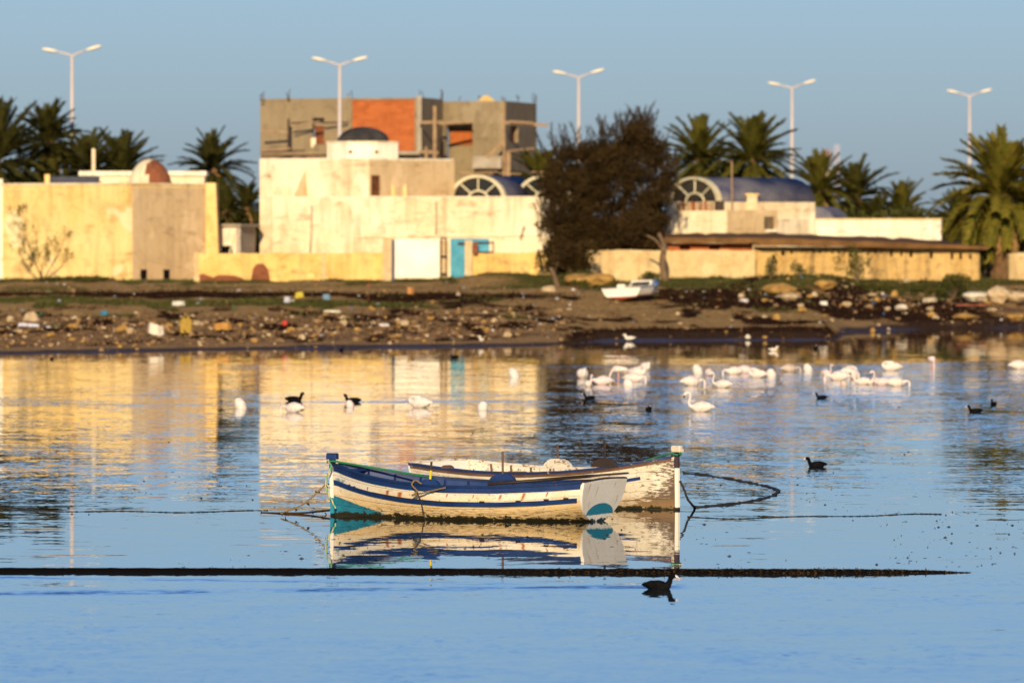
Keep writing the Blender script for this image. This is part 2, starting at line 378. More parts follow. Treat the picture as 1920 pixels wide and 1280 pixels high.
s_slow = k.math('MULTIPLY', a1, k.math('ADD', WAT['slow'], k.math('MULTIPLY', ru, WAT['slow_r'])))
s_fine = k.math('MULTIPLY', a2, k.math('MULTIPLY', ru, WAT['fine']))
t1 = k.math('MAXIMUM', k.math('SUBTRACT', k.math('MULTIPLY', a2, 2.0), 0.02), 0.0)
tail = k.math('MULTIPLY', k.math('MULTIPLY', t1, t1), k.math('MULTIPLY', ru, WAT['tail']))
# wakes: low ridges left by the swimming coots
def ridge(cx, cy, slope, width, xa, xb, amp):
    "a wave ridge through (cx, cy) that runs to the left, seen as a tilt towards the viewer"
    d = k.math('SUBTRACT', k.math('SUBTRACT', y, cy), k.math('MULTIPLY', k.math('SUBTRACT', x, cx), slope))
    d = k.math('ADD', d, k.math('MULTIPLY', a1, 0.9))
    g = k.math('POWER', 2.718, k.math('MULTIPLY', k.math('MULTIPLY', k.math('DIVIDE', d, width), k.math('DIVIDE', d, width)), -1.0))
    m = k.math('MULTIPLY', k.sm(x, xa - 0.5, xa + 0.5), k.math('SUBTRACT', 1.0, k.sm(x, xb - 0.3, xb + 0.3)))
    brk = k.math('MULTIPLY', k.sm(k.sep(e1)[2], 0.36, 0.62), k.sm(k.sep(e2)[2], 0.25, 0.65))
    return k.math('MULTIPLY', k.math('MULTIPLY', k.math('MULTIPLY', g, brk), m), amp)
wk = water_at(1235, 1100); wl = water_at(0, 1112); tl = water_at(0, 1084)
RID = [ridge(wk.x, wk.y, (wl.y-wk.y)/(wl.x-wk.x), 0.42, -20, wk.x+0.2, 0.16),
       ridge(wk.x, wk.y+0.3, (tl.y-wk.y)/(tl.x-wk.x), 0.30, -20, wk.x-1.5, 0.07)]
for (px0, px1, py_, a_) in ((560, 775, 754, 0.09), (670, 1010, 753, 0.07), (905, 960, 770, 0.12), (1340, 1425, 757, 0.22), (1240, 1300, 716, 0.10), (1150, 1330, 715, 0.08), (1530, 1800, 745, 0.07), (1430, 1500, 868, 0.10)):
    w0 = water_at(px0, py_); w1 = water_at(px1, py_)
    RID.append(ridge(w0.x, w0.y, 0.0, 0.75, w0.x, w1.x, a_*.7))
tot = tail
for r in RID: tot = k.math('ADD', tot, r)
st = k.noise(k.map(k.pos, scale=(0.42, 2.6, 1), loc=(11, 5, 0)), 1.0, 3, 0.6)
streak = k.math('MULTIPLY', k.math('MULTIPLY', k.sm(st, 0.60, 0.74), k.sm(k.noise(k.map(k.pos, scale=(0.25, 0.2, 1)), 1.0, 2, 0.5), 0.42, 0.6)), 0.016)
sy = k.math('SUBTRACT', k.math('ADD', k.math('ADD', s_slow, streak), s_fine), tot)
sx = k.math('MULTIPLY', b2, k.math('MULTIPLY', ru, 0.04))
nrm = k.n('ShaderNodeVectorMath'); nrm.operation = 'NORMALIZE'; k.l(k.comb(sx, sy, 1.0), nrm.inputs[0])
k.l(nrm.outputs[0], k.bsdf.inputs['Normal'])
k.color((0.012, 0.030, 0.038)); k.rough(0.0); k.bsdf.inputs['Specular Tint'].default_value = (0.95, 1.0, 0.88, 1); k.bsdf.inputs['IOR'].default_value = 1.333
mb = MB(); mb.add([(-4000, -500, 0), (4000, -500, 0), (4000, 362, 0), (-4000, 362, 0)], [(0, 1, 2, 3)])
wo_ = mb.build('water', k.mat); tag(wo_, kind='structure')

# ------------------------------------------------------------------ buildings
def P2(px, D): return Vector((XP(px, D), D))
def wall_panel(mb, A, B, z0, z1, thick=0.25, holes=(), m=0):
    "upright wall from A to B (plan points), its outer face on the line; holes are (u0, u1, z0, z1) with u a share of the run"
    A, B = Vector(A[:2]), Vector(B[:2]); d = (B-A); L = d.length; d.normalize(); nrm = Vector((-d.y, d.x))
    if nrm.y < 0: nrm = -nrm       # thickness goes away from the viewer
    us = sorted({0.0, 1.0, *[h[0] for h in holes], *[h[1] for h in holes]}); zs = sorted({z0, z1, *[h[2] for h in holes], *[h[3] for h in holes]})
    for i in range(len(us)-1):
        for j in range(len(zs)-1):
            uc, zc = (us[i]+us[i+1])/2, (zs[j]+zs[j+1])/2
            if any(h[0] < uc < h[1] and h[2] < zc < h[3] for h in holes): continue
            a = A+d*(L*us[i]); b = A+d*(L*us[i+1]); c = b+nrm*thick; e = a+nrm*thick
            mb.prism([(a.x, a.y), (b.x, b.y), (c.x, c.y), (e.x, e.y)], zs[j], zs[j+1], m)
    return mb
def upx(px, A, B):
    "share of the run A-B at which photo column px meets the wall"
    t0, t1 = 0.0, 1.0
    f = lambda t: (lerp(A.x, B.x, t))/(lerp(A.y, B.y, t))*FPX+960
    for _ in range(40):
        tm = (t0+t1)/2
        if (f(tm) < px) == (f(1) > f(0)): t0 = tm
        else: t1 = tm
    return (t0+t1)/2
def on_wall(px, py, A, B, off=0.0):
    t = upx(px, A, B); p = A.lerp(B, t); d = (B-A).normalized(); n = Vector((d.y, -d.x))
    if n.y > 0: n = -n
    return Vector((p.x+n.x*off, p.y+n.y*off, ZP(py, p.y)))
def poly_of(*pts): return [(p.x, p.y) for p in pts]
GZ0 = 1.7      # foundations start below the ground

# --- yellow house at the left edge
a, b, c = P2(-40, 376.5), P2(247, 371.5), P2(387, 375.6); back = P2(180, 384); backl = P2(-60, 385)
h = thing('yellow_house', (b.x, b.y, GZ0), 'big yellow plastered house with broken brick dome at the left edge', 'house')
zt = ZP(347, 373)
mb = MB(); mb.prism(poly_of(a, b, c, back, backl), GZ0, zt); part('wall', mb, M['plaster_yellow'], h)
# right-hand face gets a darker tan coat, its weaker sunlight put into the colour
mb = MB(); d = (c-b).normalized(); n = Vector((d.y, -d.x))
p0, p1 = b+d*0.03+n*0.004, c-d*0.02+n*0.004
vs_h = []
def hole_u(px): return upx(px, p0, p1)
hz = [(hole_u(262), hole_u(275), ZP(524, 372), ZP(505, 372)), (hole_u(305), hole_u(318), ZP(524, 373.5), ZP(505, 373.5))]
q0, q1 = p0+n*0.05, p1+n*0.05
wall_panel(mb, q0, q1, GZ0, zt-0.12, 0.045, hz); part('shaded_face', mb, M['plaster_tan'], h)
for hh in hz:
    mb = MB(); o1 = q0.lerp(q1, hh[0]); o2 = q0.lerp(q1, hh[1])
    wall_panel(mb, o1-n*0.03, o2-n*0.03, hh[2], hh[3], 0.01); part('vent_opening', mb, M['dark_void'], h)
mb = MB()
for A, B in ((a, b), (b, c)):
    dd = (B-A).normalized(); nn = Vector((dd.y, -dd.x)); A2, B2 = A-dd*0.05+nn*0.07, B+dd*0.0+nn*0.07
    wall_panel(mb, A2, B2, zt, zt+0.10, 0.35)
part('coping', mb, M['plaster_cream'], h)
mb = MB(); p = P2(3, 375.75); mb.box((p.x-0.15, p.y+0.2, (GZ0+ZP(335, 374))/2), (0.42, 0.5, ZP(335, 374)-GZ0)); part('corner_pier', mb, M['plaster_white'], h)
# battered buttress at the right corner
mb = MB(); D = 375.3; l0, r0, r1 = XP(386, D), XP(412, D), XP(404, D); z1 = ZP(343, D)
mb.prism([(l0, D), (r0, D), (r0, D+3), (l0, D+3)], GZ0, z1, top=[(l0, D+0.1), (r1, D+0.1), (r1, D+3), (l0, D+3)]); part('buttress', mb, M['plaster_yellow'], h)
# roof furniture
mb = MB(); D = 379; mb.prism([(XP(152, D), D), (XP(383, D), D), (XP(383, D), D+3), (XP(152, D), D+3)], zt-0.1, ZP(330, D)); part('roof_room', mb, M['plaster_cream'], h)
mb = MB(); mb.prism([(XP(148, D), D-0.2), (XP(387, D), D-0.2), (XP(387, D), D+3.2), (XP(148, D), D+3.2)], ZP(329.6, D), ZP(321, D)); part('roof_slab', mb, M['plaster_white'], h)
mb = MB(); D = 378; mb.prism([(XP(94, D), D-0.6), (XP(187, D), D-0.6), (XP(187, D), D), (XP(94, D), D)], zt-0.05, zt+0.05, top=[(XP(94, D), D), (XP(187, D), D), (XP(187, D), D+0.1), (XP(94, D), D+0.1)])
mb.v[4:] = [(x_, y_, ZP(331, D)) for x_, y_, z_ in mb.v[4:]]
part('roof_panel', mb, M['solar_panel'], h)
mb = MB(); mb.box((XP(89, D), D, (zt+ZP(329, D))/2), (0.25, 0.5, ZP(329, D)-zt+0.1)); part('panel_block', mb, M['plaster_yellow'], h)
mb = MB(); mb.box((XP(175.5, 380), 380, (ZP(279, 380)+ZP(322, 380))/2), (0.17, 0.17, ZP(279, 380)-ZP(322, 380))); part('vent_pipe', mb, M['plaster_cream'], h)
def dome(name, cx, cy, cz, r, hgt, mats, root, split=None, n=28, m_=12):
    mb = MB(); vs_ = []; fs = []
    for i in range(m_+1):
        ph = i/m_*pi/2
        for j in range(n):
            w = 2*pi*j/n; rr = r*cos(ph)*(1+0.012*sin(5*w+3*ph))
            vs_.append((cx+rr*cos(w), cy+rr*sin(w), cz+hgt*sin(ph)))
    for i in range(m_):
        for j in range(n):
            mb_i = 0
            if split: mb_i = split(2*pi*(j+.5)/n, (i+.5)/m_)
            fs.append(((i*n+j, i*n+(j+1) % n, (i+1)*n+(j+1) % n, (i+1)*n+j), mb_i))
    base = len(mb.v); mb.v += vs_
    for f, mi in fs: mb.f.append(f); mb.m.append(mi)
    return part(name, mb, mats, root, True)
def broken(w, e):
    return 1 if (w > pi*1.46+0.20*sin(e*9)+e*0.15 and e < 0.86+0.05*sin(w*7)) or (w < 0.5 and e < 0.8) else 0
dome('brick_dome', XP(281, 377.5), 377.5, zt-0.25, 1.12, ZP(298, 377.5)-zt+0.25, [M['plaster_cream'], M['brick_dark']], h, broken)

# --- pale shed between the yellow house and the white house
D = 379; h = thing('pale_shed', (XP(440, D), D, GZ0), 'small pale shed with grey side between yellow and white house', 'shed')
A, B, Cc = P2(395, 379), P2(448, 378), P2(479, 382)
mb = MB(); z1 = ZP(425, D)
wall_panel(mb, A, B, GZ0, z1, 0.12, [(upx(413, A, B), upx(436, A, B), ZP(476, D), ZP(461, D))])
part('front_wall', mb, M['plaster_white'], h)
mb = MB(); wall_panel(mb, B, Cc, GZ0, z1, 0.12); part('side_wall', mb, M['concrete'], h)
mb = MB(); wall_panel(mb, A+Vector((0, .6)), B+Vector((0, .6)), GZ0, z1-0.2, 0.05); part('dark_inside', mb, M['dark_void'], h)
mb = MB(); mb.prism(poly_of(A+Vector((-.2, -.25)), B+Vector((.1, -.25)), Cc+Vector((.25, 0)), Cc+Vector((0, 2)), A+Vector((0, 2))), z1, z1+0.14); part('roof', mb, M['concrete'], h)
mb = MB(); mb.beam((XP(430, 378.3), 378.3, ZP(475, 378)), (XP(445, 378.3), 378.1, ZP(432, 378)), 0.06, 0.06); part('prop', mb, M['frame_cream'], h)

# --- white house
D = 383.0
h = thing('white_house', (XP(700, D), D, GZ0), 'long white plastered house with arched vault windows and a dark dome', 'house')
L0, L1 = P2(487, 384.0), P2(1042, 381.5)
lowz = ZP(371, 383)
mb = MB(); dR = (L1-L0).normalized(); nR = Vector((dR.y, -dR.x))
mb.prism(poly_of(L0, L1, P2(1040, 400), P2(492, 400)), GZ0, lowz); part('wall', mb, M['plaster_cream'], h)
mb = MB(); wall_panel(mb, L0+nR*0.05, L1+nR*0.05, lowz, lowz+0.07, 0.4); part('coping', mb, M['plaster_white'], h)
# wall joint and drain pipe
for px, y0_, y1_ in ((585, 385, 474), (818, 378, 440)):
    t = on_wall(px, y0_, L0, L1, 0.04); b_ = on_wall(px-3 if px < 600 else px, y1_, L0, L1, 0.04)
    mb = MB(); mb.tube([t, (t+b_)/2+Vector((0.03, -0.01, 0)), b_], 0.045, 6); part('drain_pipe', mb, M['concrete'], h, True)
# canopy ledge over the doors, faded white lower render panel
mb = MB(); e0, e1_ = on_wall(668, 445, L0, L1, 0.05), on_wall(1040, 441, L0, L1, 0.05); mb.beam(e0, e1_, 0.10, 0.05); part('ledge', mb, M['plaster_cream'], h)
# upper block
U0, U1, U2 = P2(487, 388.0), P2(691, 384.6), P2(851, 389.5)
uz = ZP(299, 385.5)
mb = MB(); mb.prism(poly_of(U0, U1, U2, P2(840, 398), P2(492, 398)), lowz-0.3, uz); part('upper_wall', mb, M['plaster_cream'], h)
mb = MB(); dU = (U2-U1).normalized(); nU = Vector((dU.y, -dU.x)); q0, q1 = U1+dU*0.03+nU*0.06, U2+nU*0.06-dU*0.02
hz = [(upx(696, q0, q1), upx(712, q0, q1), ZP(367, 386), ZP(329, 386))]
wall_panel(mb, q0, q1, lowz-0.1, uz-0.05, 0.055, hz); part('upper_side_face', mb, M['plaster_tan'], h)  # side turned from the sun: its shade is painted in as darker tan
mb = MB(); wall_panel(mb, q0.lerp(q1, hz[0][0])-nU*0.03, q0.lerp(q1, hz[0][1])-nU*0.03, hz[0][2], hz[0][3], 0.01); lv = part('louvre_window', mb, M['rust'], h)
for i in range(7):
    mb = MB(); zz = lerp(hz[0][2], hz[0][3], (i+0.5)/7); A_ = q0.lerp(q1, hz[0][0])+nU*0.01; B_ = q0.lerp(q1, hz[0][1])+nU*0.01
    mb.beam((A_.x, A_.y, zz), (B_.x, B_.y, zz), 0.06, 0.05); part('louvre', mb, M['dark_iron'], lv)
mb = MB(); mb.prism(poly_of(U0, U1, U2, P2(840, 398), P2(492, 398)), uz, uz+0.06); part('upper_coping', mb, M['plaster_white'], h)
# darker wedge added on the upper block to stand for a triangular shadow
mb = MB(); A_ = on_wall(557, 370, U0, U1, 0.35); B_ = on_wall(573, 318, U0, U1, 0.0); C_ = on_wall(577, 370, U0, U1, 0.0); E_ = on_wall(577, 370, U0, U1, 0.35)
mb.add([A_, E_, C_, B_, on_wall(557, 370, U0, U1, -0.05)], [(0, 1, 3), (1, 2, 3), (0, 3, 4), (0, 4, 2, 1)]); part('shadow_wedge', mb, M['plaster_tan'], h)
for px in (735, 757):
    mb = MB(); p = on_wall(px, 360, U1, U2, 0.07); mb.box(p+Vector((0, 0, -0.1)), (0.16, 0.12, 0.55)); mb.box(p+Vector((0, 0, 0.26)), (0.10, 0.10, 0.2)); part('spout', mb, M['plaster_yellow'], h)
# drum and dome
D = 390.5; l, r_, f0 = XP(613, D), XP(746, D), D-1.6
cx = (l+r_)/2; ww = (r_-l)/2
mb = MB(); oc = [(cx+ww*1.0*cos(w), D+1.4+ww*1.0*sin(w)) for w in [pi/8+i*pi/4 for i in range(8)]]
oc = [(cx+ww/cos(pi/8)*cos(w), D+1.4+ww/cos(pi/8)*sin(w)) for w in [pi/8+i*pi/4 for i in range(8)]]
mb.prism(oc, uz-0.1, ZP(268, D)); part('drum', mb, M['plaster_white'], h)
mb = MB(); mb.prism([((x_-cx)*1.025+cx, (y_-D-1.4)*1.025+D+1.4) for x_, y_ in oc], ZP(268, D), ZP(265, D)); part('drum_cornice', mb, M['plaster_cream'], h)
for px in (657, 706):
    mb = MB(); w = W(px, 285, D+1.4-ww-0.01); mb.tube([w, w+Vector((0, 0.1, 0))], 0.10, 10); part('drum_vent', mb, M['earth_roof'], h)
dome('dome', XP(681, D+1.4), D+1.4, ZP(265.2, D), 1.36, ZP(237, D)-ZP(265, D), M['dome_dark'], h)

def barrel(root, name, pc, R_, zc, axis, length, zbase, glassy=True, spokes=5, thick=0.16, sq=1.0):
    "barrel vault: pc is the plan centre of the arched end, axis the plan direction it runs away in"
    ax = Vector((axis[0], axis[1], 0)).normalized(); sd = Vector((ax.y, -ax.x, 0)); n = 24
    pc = Vector((pc.x, pc.y, 0))
    def at(w, rr, al): return pc+ax*al+sd*(rr*cos(w))+Vector((0, 0, zc+rr*sin(w)*sq))
    mb = MB(); vs_ = []; fs = []
    for al in (0.12, length):
        for i in range(n+1): vs_.append(at(pi*i/n, R_-0.03, al))
    for i in range(n): fs.append((i, i+1, n+2+i, n+1+i))
    fs.append(tuple(range(n+1, 2*n+2)))
    mb.add(vs_, fs); rf = part(name, mb, M['blue_roof'], root, False); rf.data.polygons.foreach_set('use_smooth', [True]*(n)+[False])
    mb = MB(); vs_ = []; fs = []
    for i in range(n+1):
        w = pi*i/n; vs_ += [at(w, R_+0.02, -0.05), at(w, R_+0.02, 0.2), at(w, R_-thick, 0.2), at(w, R_-thick, -0.05)]
    for i in range(n):
        for j in range(4): fs.append((4*i+j, 4*i+(j+1) % 4, 4*i+4+(j+1) % 4, 4*i+4+j))
    fs += [(0, 1, 2, 3), tuple(range(4*n, 4*n+4))]
    mb.add(vs_, fs); part('arch_rim', mb, M['frame_cream'], root)
    win = None
    mb = MB(); vs_ = [at(pi*i/n, R_-thick+0.01, 0.15) for i in range(n+1)]; mb.add(vs_, [tuple(range(n+1))[::-1]]); win = part('arch_window', mb, M['window_glass'], root)
    r2 = R_*0.36
    for i in range(spokes):
        w = pi*(i+0.5)/spokes if spokes % 2 == 0 else pi*i/(spokes-1)
        mb = MB(); mb.beam(at(w, r2, 0.1), at(w, R_-thick, 0.1), 0.07, 0.07); part('mullion', mb, M['frame_cream'], win)
    mb = MB(); mb.tube([at(pi*i/12, r2, 0.1) for i in range(13)], 0.06, 6); part('inner_arch', mb, M['frame_cream'], win)
    # end wall below the arch and side walls
    mb = MB()
    pl, pr, bl, br = pc-sd*R_, pc+sd*R_, pc-sd*R_+ax*length, pc+sd*R_+ax*length
    mb.prism([(pl.x, pl.y), (pr.x, pr.y), (br.x, br.y), (bl.x, bl.y)], zbase, zc); part('vault_wall', mb, M['plaster_cream'], root)
for px0, D in ((895, 389.0), (1020, 390.5)):
    barrel(h, 'vault_roof', P2(px0, D), 1.58, ZP(369, D)-0.14, (0.42, 0.91), 4.5, lowz-0.5, sq=0.80)
# roof rubbish
for i in range(9):
    px = U(846, 1000); mb = MB(); p = W(px, U(322, 330), 397); mb.beam(p, p+Vector((U(.5, 1.3), U(-.3, .3), U(-.05, .1))), 0.12, 0.06); part('roof_timber', mb, M['scaffold'], h)

# doors of the white house
mb = MB(); A_, B_ = on_wall(740, 512, L0, L1, 0.03), on_wall(825, 512, L0, L1, 0.03)
# --- unfinished house behind
h = thing('unfinished_house', (XP(740, 440), 440, GZ0), 'unfinished grey and brick house with scaffold poles behind the white house', 'house')
F0, F1, F2, F3, F4 = P2(488, 442), P2(787, 438), P2(831, 444.5), P2(945, 442.5), P2(1006, 452)
tz = ZP(184, 440)
mb = MB(); u = lambda px: upx(px, F0, F1)
hz = [(u(585), u(608), ZP(271, 440), ZP(221, 440)), (u(660), u(783), ZP(284, 440), tz-0.12)]
wall_panel(mb, F0, F1, GZ0, tz-0.02, 0.3, hz); part('front_wall', mb, M['render_grey'], h)
mb = MB(); d1 = (F1-F0).normalized(); n1_ = Vector((-d1.y, d1.x)); q0, q1 = F0.lerp(F1, u(660))+n1_*0.06, F0.lerp(F1, u(783))+n1_*0.06
wall_panel(mb, q0, q1, ZP(284, 440), tz-0.12, 0.15); part('brick_infill', mb, M['brick'], h)
mb = MB(); q0, q1 = F0.lerp(F1, u(580))+n1_*0.8, F0.lerp(F1, u(612))+n1_*0.8; wall_panel(mb, q0, q1, ZP(276, 440), ZP(215, 440), 0.1); part('room_wall', mb, M['brick_dark'], h)
mb = MB(); p = on_wall(588, 266, F0, F1, 0.02); mb.box(p+Vector((0, 0.15, -0.05)), (0.28, 0.25, 0.55)); part('plaster_sack', mb, M['plaster_cream'], h)
mb = MB(); wall_panel(mb, F1, F2, GZ0, tz, 0.3); part('return_wall', mb, M['render_grey'], h)
u2 = lambda px: upx(px, F2, F3)
z2 = ZP(190, 443.5)
mb = MB(); hz2 = [(u2(834), u2(886), ZP(305, 443), ZP(231, 443))]
wall_panel(mb, F2, F3, GZ0, z2, 0.35, hz2); part('bay_wall', mb, M['render_grey'], h)
d2 = (F3-F2).normalized(); n2_ = Vector((-d2.y, d2.x))
mb = MB(); wall_panel(mb, F2+n2_*1.6-d2*0.4, F2.lerp(F3, u2(900))+n2_*1.6, ZP(272, 445), ZP(246, 445), 0.1); part('inner_brick', mb, M['brick'], h)
mb = MB(); wall_panel(mb, F2+n2_*1.7-d2*0.6, F2.lerp(F3, u2(905))+n2_*1.7, ZP(310, 445), ZP(222, 445), 0.1); part('room_wall', mb, M['render_grey'], h)
u3 = lambda px: upx(px, F3, F4)
mb = MB(); wall_panel(mb, F3, F4, GZ0, z2, 0.3, [(u3(957), u3(972), ZP(267, 445), ZP(236, 445))]); part('side_wall', mb, M['render_grey'], h)
n3_ = Vector((-(F4-F3).normalized().y, (F4-F3).normalized().x))
mb = MB(); wall_panel(mb, F3.lerp(F4, u3(955))+n3_*0.25, F3.lerp(F4, u3(974))+n3_*0.25, ZP(268, 445), ZP(234, 445), 0.05); part('window_void', mb, M['rust'], h)
mb = MB(); mb.prism(poly_of(F0+Vector((0.3, .8)), F1+Vector((-.3, .8)), F2+Vector((0, .8)), F3+Vector((-.4, .8)), F4+Vector((-.3, .6)), P2(1000, 458), P2(495, 458)), tz-1.6, z2-0.25); part('roof', mb, M['concrete'], h)
mb = MB(); wall_panel(mb, P2(488, 442.3), P2(498, 458), GZ0, tz, 0.3); part('left_wall', mb, M['render_grey'], h)
for px, A_, B_ in ((788, F0, F1), (654, F0, F1), (541, F0, F1)):
    mb = MB(); p = on_wall(px, 183, A_, B_, 0.05); mb.box((p.x, p.y, (p.z+0.1+GZ0)/2), (0.26 if px > 700 else 0.14, 0.12, p.z+0.1-GZ0)); part('column', mb, M['concrete'] if px > 700 else M['render_grey'], h)
mb = MB(); p = W(912, 192, 446); mb.add([p+Vector((-.62, -.5, 0)), p+Vector((.62, -.5, 0)), p+Vector((.62, .6, 0)), p+Vector((-.62, .6, 0)), p+Vector((-.10, 0, .42)), p+Vector((.10, .1, .42))], [(0, 1, 5, 4), (1, 2, 5), (2, 3, 4, 5), (3, 0, 4)]); part('roof_hip', mb, M['wall_yellow'], h)
for i in range(26):
    px = random.choice([490, 493, 541, 545, 652, 657, 662, 790, 793, 828, 862, 898, 942, 946, 972, 1000, 1003]); D = 441 if px < 790 else 447
    mb = MB(); p = W(px+U(-2, 2), 190 if px < 830 else 196, D); hh = U(.25, .55)*(1.5 if px in (657, 662) else 1); mb.tube([p, p+Vector((U(-.03, .03), 0, hh)), p+Vector((U(-.15, .15), 0, hh*1.35))], 0.022, 5); part('rebar', mb, M['dark_iron'], h)
def pole(x0, y0_, x1, y1_, D, w=0.11, mat='scaffold', nm='scaffold_pole'):
    mb = MB(); mb.beam(W(x0, y0_, D), W(x1, y1_, D), w, w); part(nm, mb, M[mat], h)
pole(815, 199, 815, 305, 437, 0.19); pole(799, 275, 799, 305, 436.6, 0.14); pole(541, 223, 541, 285, 439.6, 0.14, 'dark_iron')
pole(489, 246, 540, 248, 439.4, 0.12); pole(545, 231, 652, 230, 439.2, 0.10, 'dark_iron'); pole(546, 236, 600, 228, 438.9, 0.08)
pole(786, 230, 830, 229, 437.2, 0.16); pole(824, 232, 884, 229, 441.5, 0.14); pole(786, 284, 822, 286, 437.1, 0.18)
pole(947, 230, 1028, 235, 441.2, 0.17); pole(955, 228, 1000, 231, 440.9, 0.12); pole(948, 284, 1002, 278, 441.5, 0.08)
pole(913, 296, 941, 266, 440.6, 0.17); pole(945, 196, 945, 330, 441.9, 0.13); pole(953, 286, 953, 330, 441.0, 0.26)
for i in range(4): pole(490, 283+i*3, 545+i*26, 278+i*4.5, 439.5-i*0.1, 0.10, 'dark_iron' if i % 2 else 'scaffold', 'stacked_timber')
mb = MB(); mb.prism([(XP(736, 437), 437.0), (XP(786, 437), 437.0), (XP(786, 437), 438.6), (XP(736, 437), 438.6)], ZP(290, 437), ZP(284, 437)); part('balcony_slab', mb, M['concrete'], h)
mb = MB(); mb.prism([(XP(886, 441), 440.6), (XP(940, 441), 440.6), (XP(940, 441), 442.3), (XP(886, 441), 442.3)], ZP(316, 441), ZP(293, 441)); part('bay_sill', mb, M['concrete'], h)

# --- vaulted house right of the dark tree
D = 386; h = thing('vaulted_house', (XP(1390, D), D, GZ0), 'vaulted house with long blue barrel roof and arched window', 'house')
bt = radians(36)
zc = ZP(382, D)
barrel(h, 'barrel_roof', P2(1300, 385.0), 2.15, ZP(379, 385), (cos(bt), sin(bt)), 6.3, GZ0, spokes=5, thick=0.19, sq=0.60)
A_, B_ = P2(1236, 381.0), P2(1363, 379.5); Cc = P2(1458, 381.8); E_ = P2(1517, 383.5)
mb = MB(); mb.prism(poly_of(A_, B_, B_+Vector((1.0, 3)), A_+Vector((0, 4))), GZ0, ZP(395, 380)); part('terrace_wall', mb, M['plaster_cream'], h)
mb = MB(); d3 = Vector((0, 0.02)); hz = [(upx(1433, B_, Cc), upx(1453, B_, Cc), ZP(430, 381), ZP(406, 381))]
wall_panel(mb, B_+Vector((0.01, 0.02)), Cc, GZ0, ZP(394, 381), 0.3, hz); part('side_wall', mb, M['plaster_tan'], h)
wd = MB(); wall_panel(wd, B_.lerp(Cc, hz[0][0])+Vector((0, .12)), B_.lerp(Cc, hz[0][1])+Vector((0, .12)), hz[0][2], hz[0][3], 0.03); wn = part('barred_window', wd, M['window_glass'], h)
for i in range(3):
    t = lerp(hz[0][0], hz[0][1], (i+1)/4); p = B_.lerp(Cc, t); mb = MB(); mb.box((p.x, p.y+0.04, (hz[0][2]+hz[0][3])/2), (0.05, 0.04, hz[0][3]-hz[0][2])); part('bar', mb, M['scaffold'], wn)
mb = MB(); p = B_.lerp(Cc, (hz[0][0]+hz[0][1])/2); mb.box((p.x, p.y, hz[0][2]-0.07), (0.75, 0.2, 0.10), rz=0.3); part('sill', mb, M['plaster_white'], h)
mb = MB(); wall_panel(mb, Cc+Vector((0.005, 0.3)), E_+Vector((0, 0.3)), GZ0, ZP(411, 382), 0.3); part('yard_wall', mb, M['plaster_cream'], h)
A2, E2 = P2(1352, 384.2), P2(1516, 390.0)
mb = MB(); wall_panel(mb, A2, E2, GZ0, ZP(378, 387), 0.35); part('vault_side_wall', mb, M['plaster_white'], h)
mb = MB(); mb.box((XP(1410, 384.5), 384.5, (ZP(366, 384)+ZP(396, 384))/2), (0.52, 0.5, ZP(366, 384)-ZP(396, 384))); part('chimney', mb, M['plaster_cream'], h)
mb = MB(); mb.box((XP(1410, 384.5), 384.5, ZP(364.6, 384)), (0.70, 0.66, 0.09)); part('chimney_cap', mb, M['plaster_yellow'], h)
mb = MB(); mb.tube([W(1373, 392, 383.3), W(1372, 302, 383.3)], 0.05, 6); mb.tube([W(1372, 303, 383.3), W(1362, 301, 383.3)], 0.02, 5); part('aerial_mast', mb, M['scaffold'], h)
# rusty railing and things stored on the terrace
for i in range(11):
    px = 1270+i*6.5+U(-1.5, 1.5); mb = MB(); mb.beam(W(px, 395, 380.8), W(px+U(-1, 1), 376+U(0, 5), 380.9), U(.05, .16), 0.06); part('terrace_board', mb, M['rust'] if i % 3 else M['scaffold'], h)
mb = MB(); mb.box(W(1349, 386, 381.6), (0.5, 0.4, 0.5)); part('dark_bin', mb, M['dark_iron'], h)
# second, lower blue vault behind
mb = MB(); D2 = 396; vs_ = []; n = 14
for al in (0, 3.0):
    for i in range(n+1):
        w = pi*i/n; vs_.append((XP(1528, D2)+1.0*cos(w)*1.0+al*0.3, D2+al, ZP(412, D2)-0.1+0.8*sin(w)))
mb.add(vs_, [(i, i+1, n+2+i, n+1+i) for i in range(n)]+[tuple(range(n+1))[::-1]]); part('rear_vault', mb, M['blue_roof'], h)

# --- white yard wall further right
D = 388; t = thing('white_yard_wall', (XP(1640, D), D, GZ0), 'long low white yard wall right of the blue vault', 'wall')
mb = MB(); wall_panel(mb, P2(1500, 389), P2(1764, 386.5), GZ0, ZP(411.5, 388), 0.25); part('wall_body', mb, M['plaster_white'], t)
mb = MB(); wall_panel(mb, P2(1500, 388.93), P2(1765, 386.43), ZP(411.4, 388), ZP(409.5, 388), 0.38); part('coping', mb, M['plaster_yellow'], t)

# --- flat earth-roofed shed behind the boundary wall
D = 368; h = thing('earth_roofed_shed', (XP(1620, D), D, GZ0), 'long low shed with brown earth roof and row of small dark slots', 'shed')
S0, S1 = P2(1414, 368.0), P2(1837, 366.5)
us = lambda px: upx(px, S0, S1)
slots = [(1468, 470, 479, 7), (1484, 470, 476, 5), (1671, 469, 481, 5), (1690, 469, 480, 4), (1708, 470, 482, 6), (1746, 472, 484, 6), (1785, 474, 486, 5), (1801, 474, 486, 5), (1819, 476, 486, 4)]
for i in range(14): slots.append((1503+i*11.5, 469, 473+3*R(), 3.5))
hz = [(us(px-w/2), us(px+w/2), ZP(b_, 367), ZP(t_, 367)) for px, t_, b_, w in slots]
mb = MB(); wall_panel(mb, S0, S1, GZ0, ZP(467, 367), 0.25, []); 
mb = MB(); hz = sorted(hz); cur = 0.0; A_ = S0
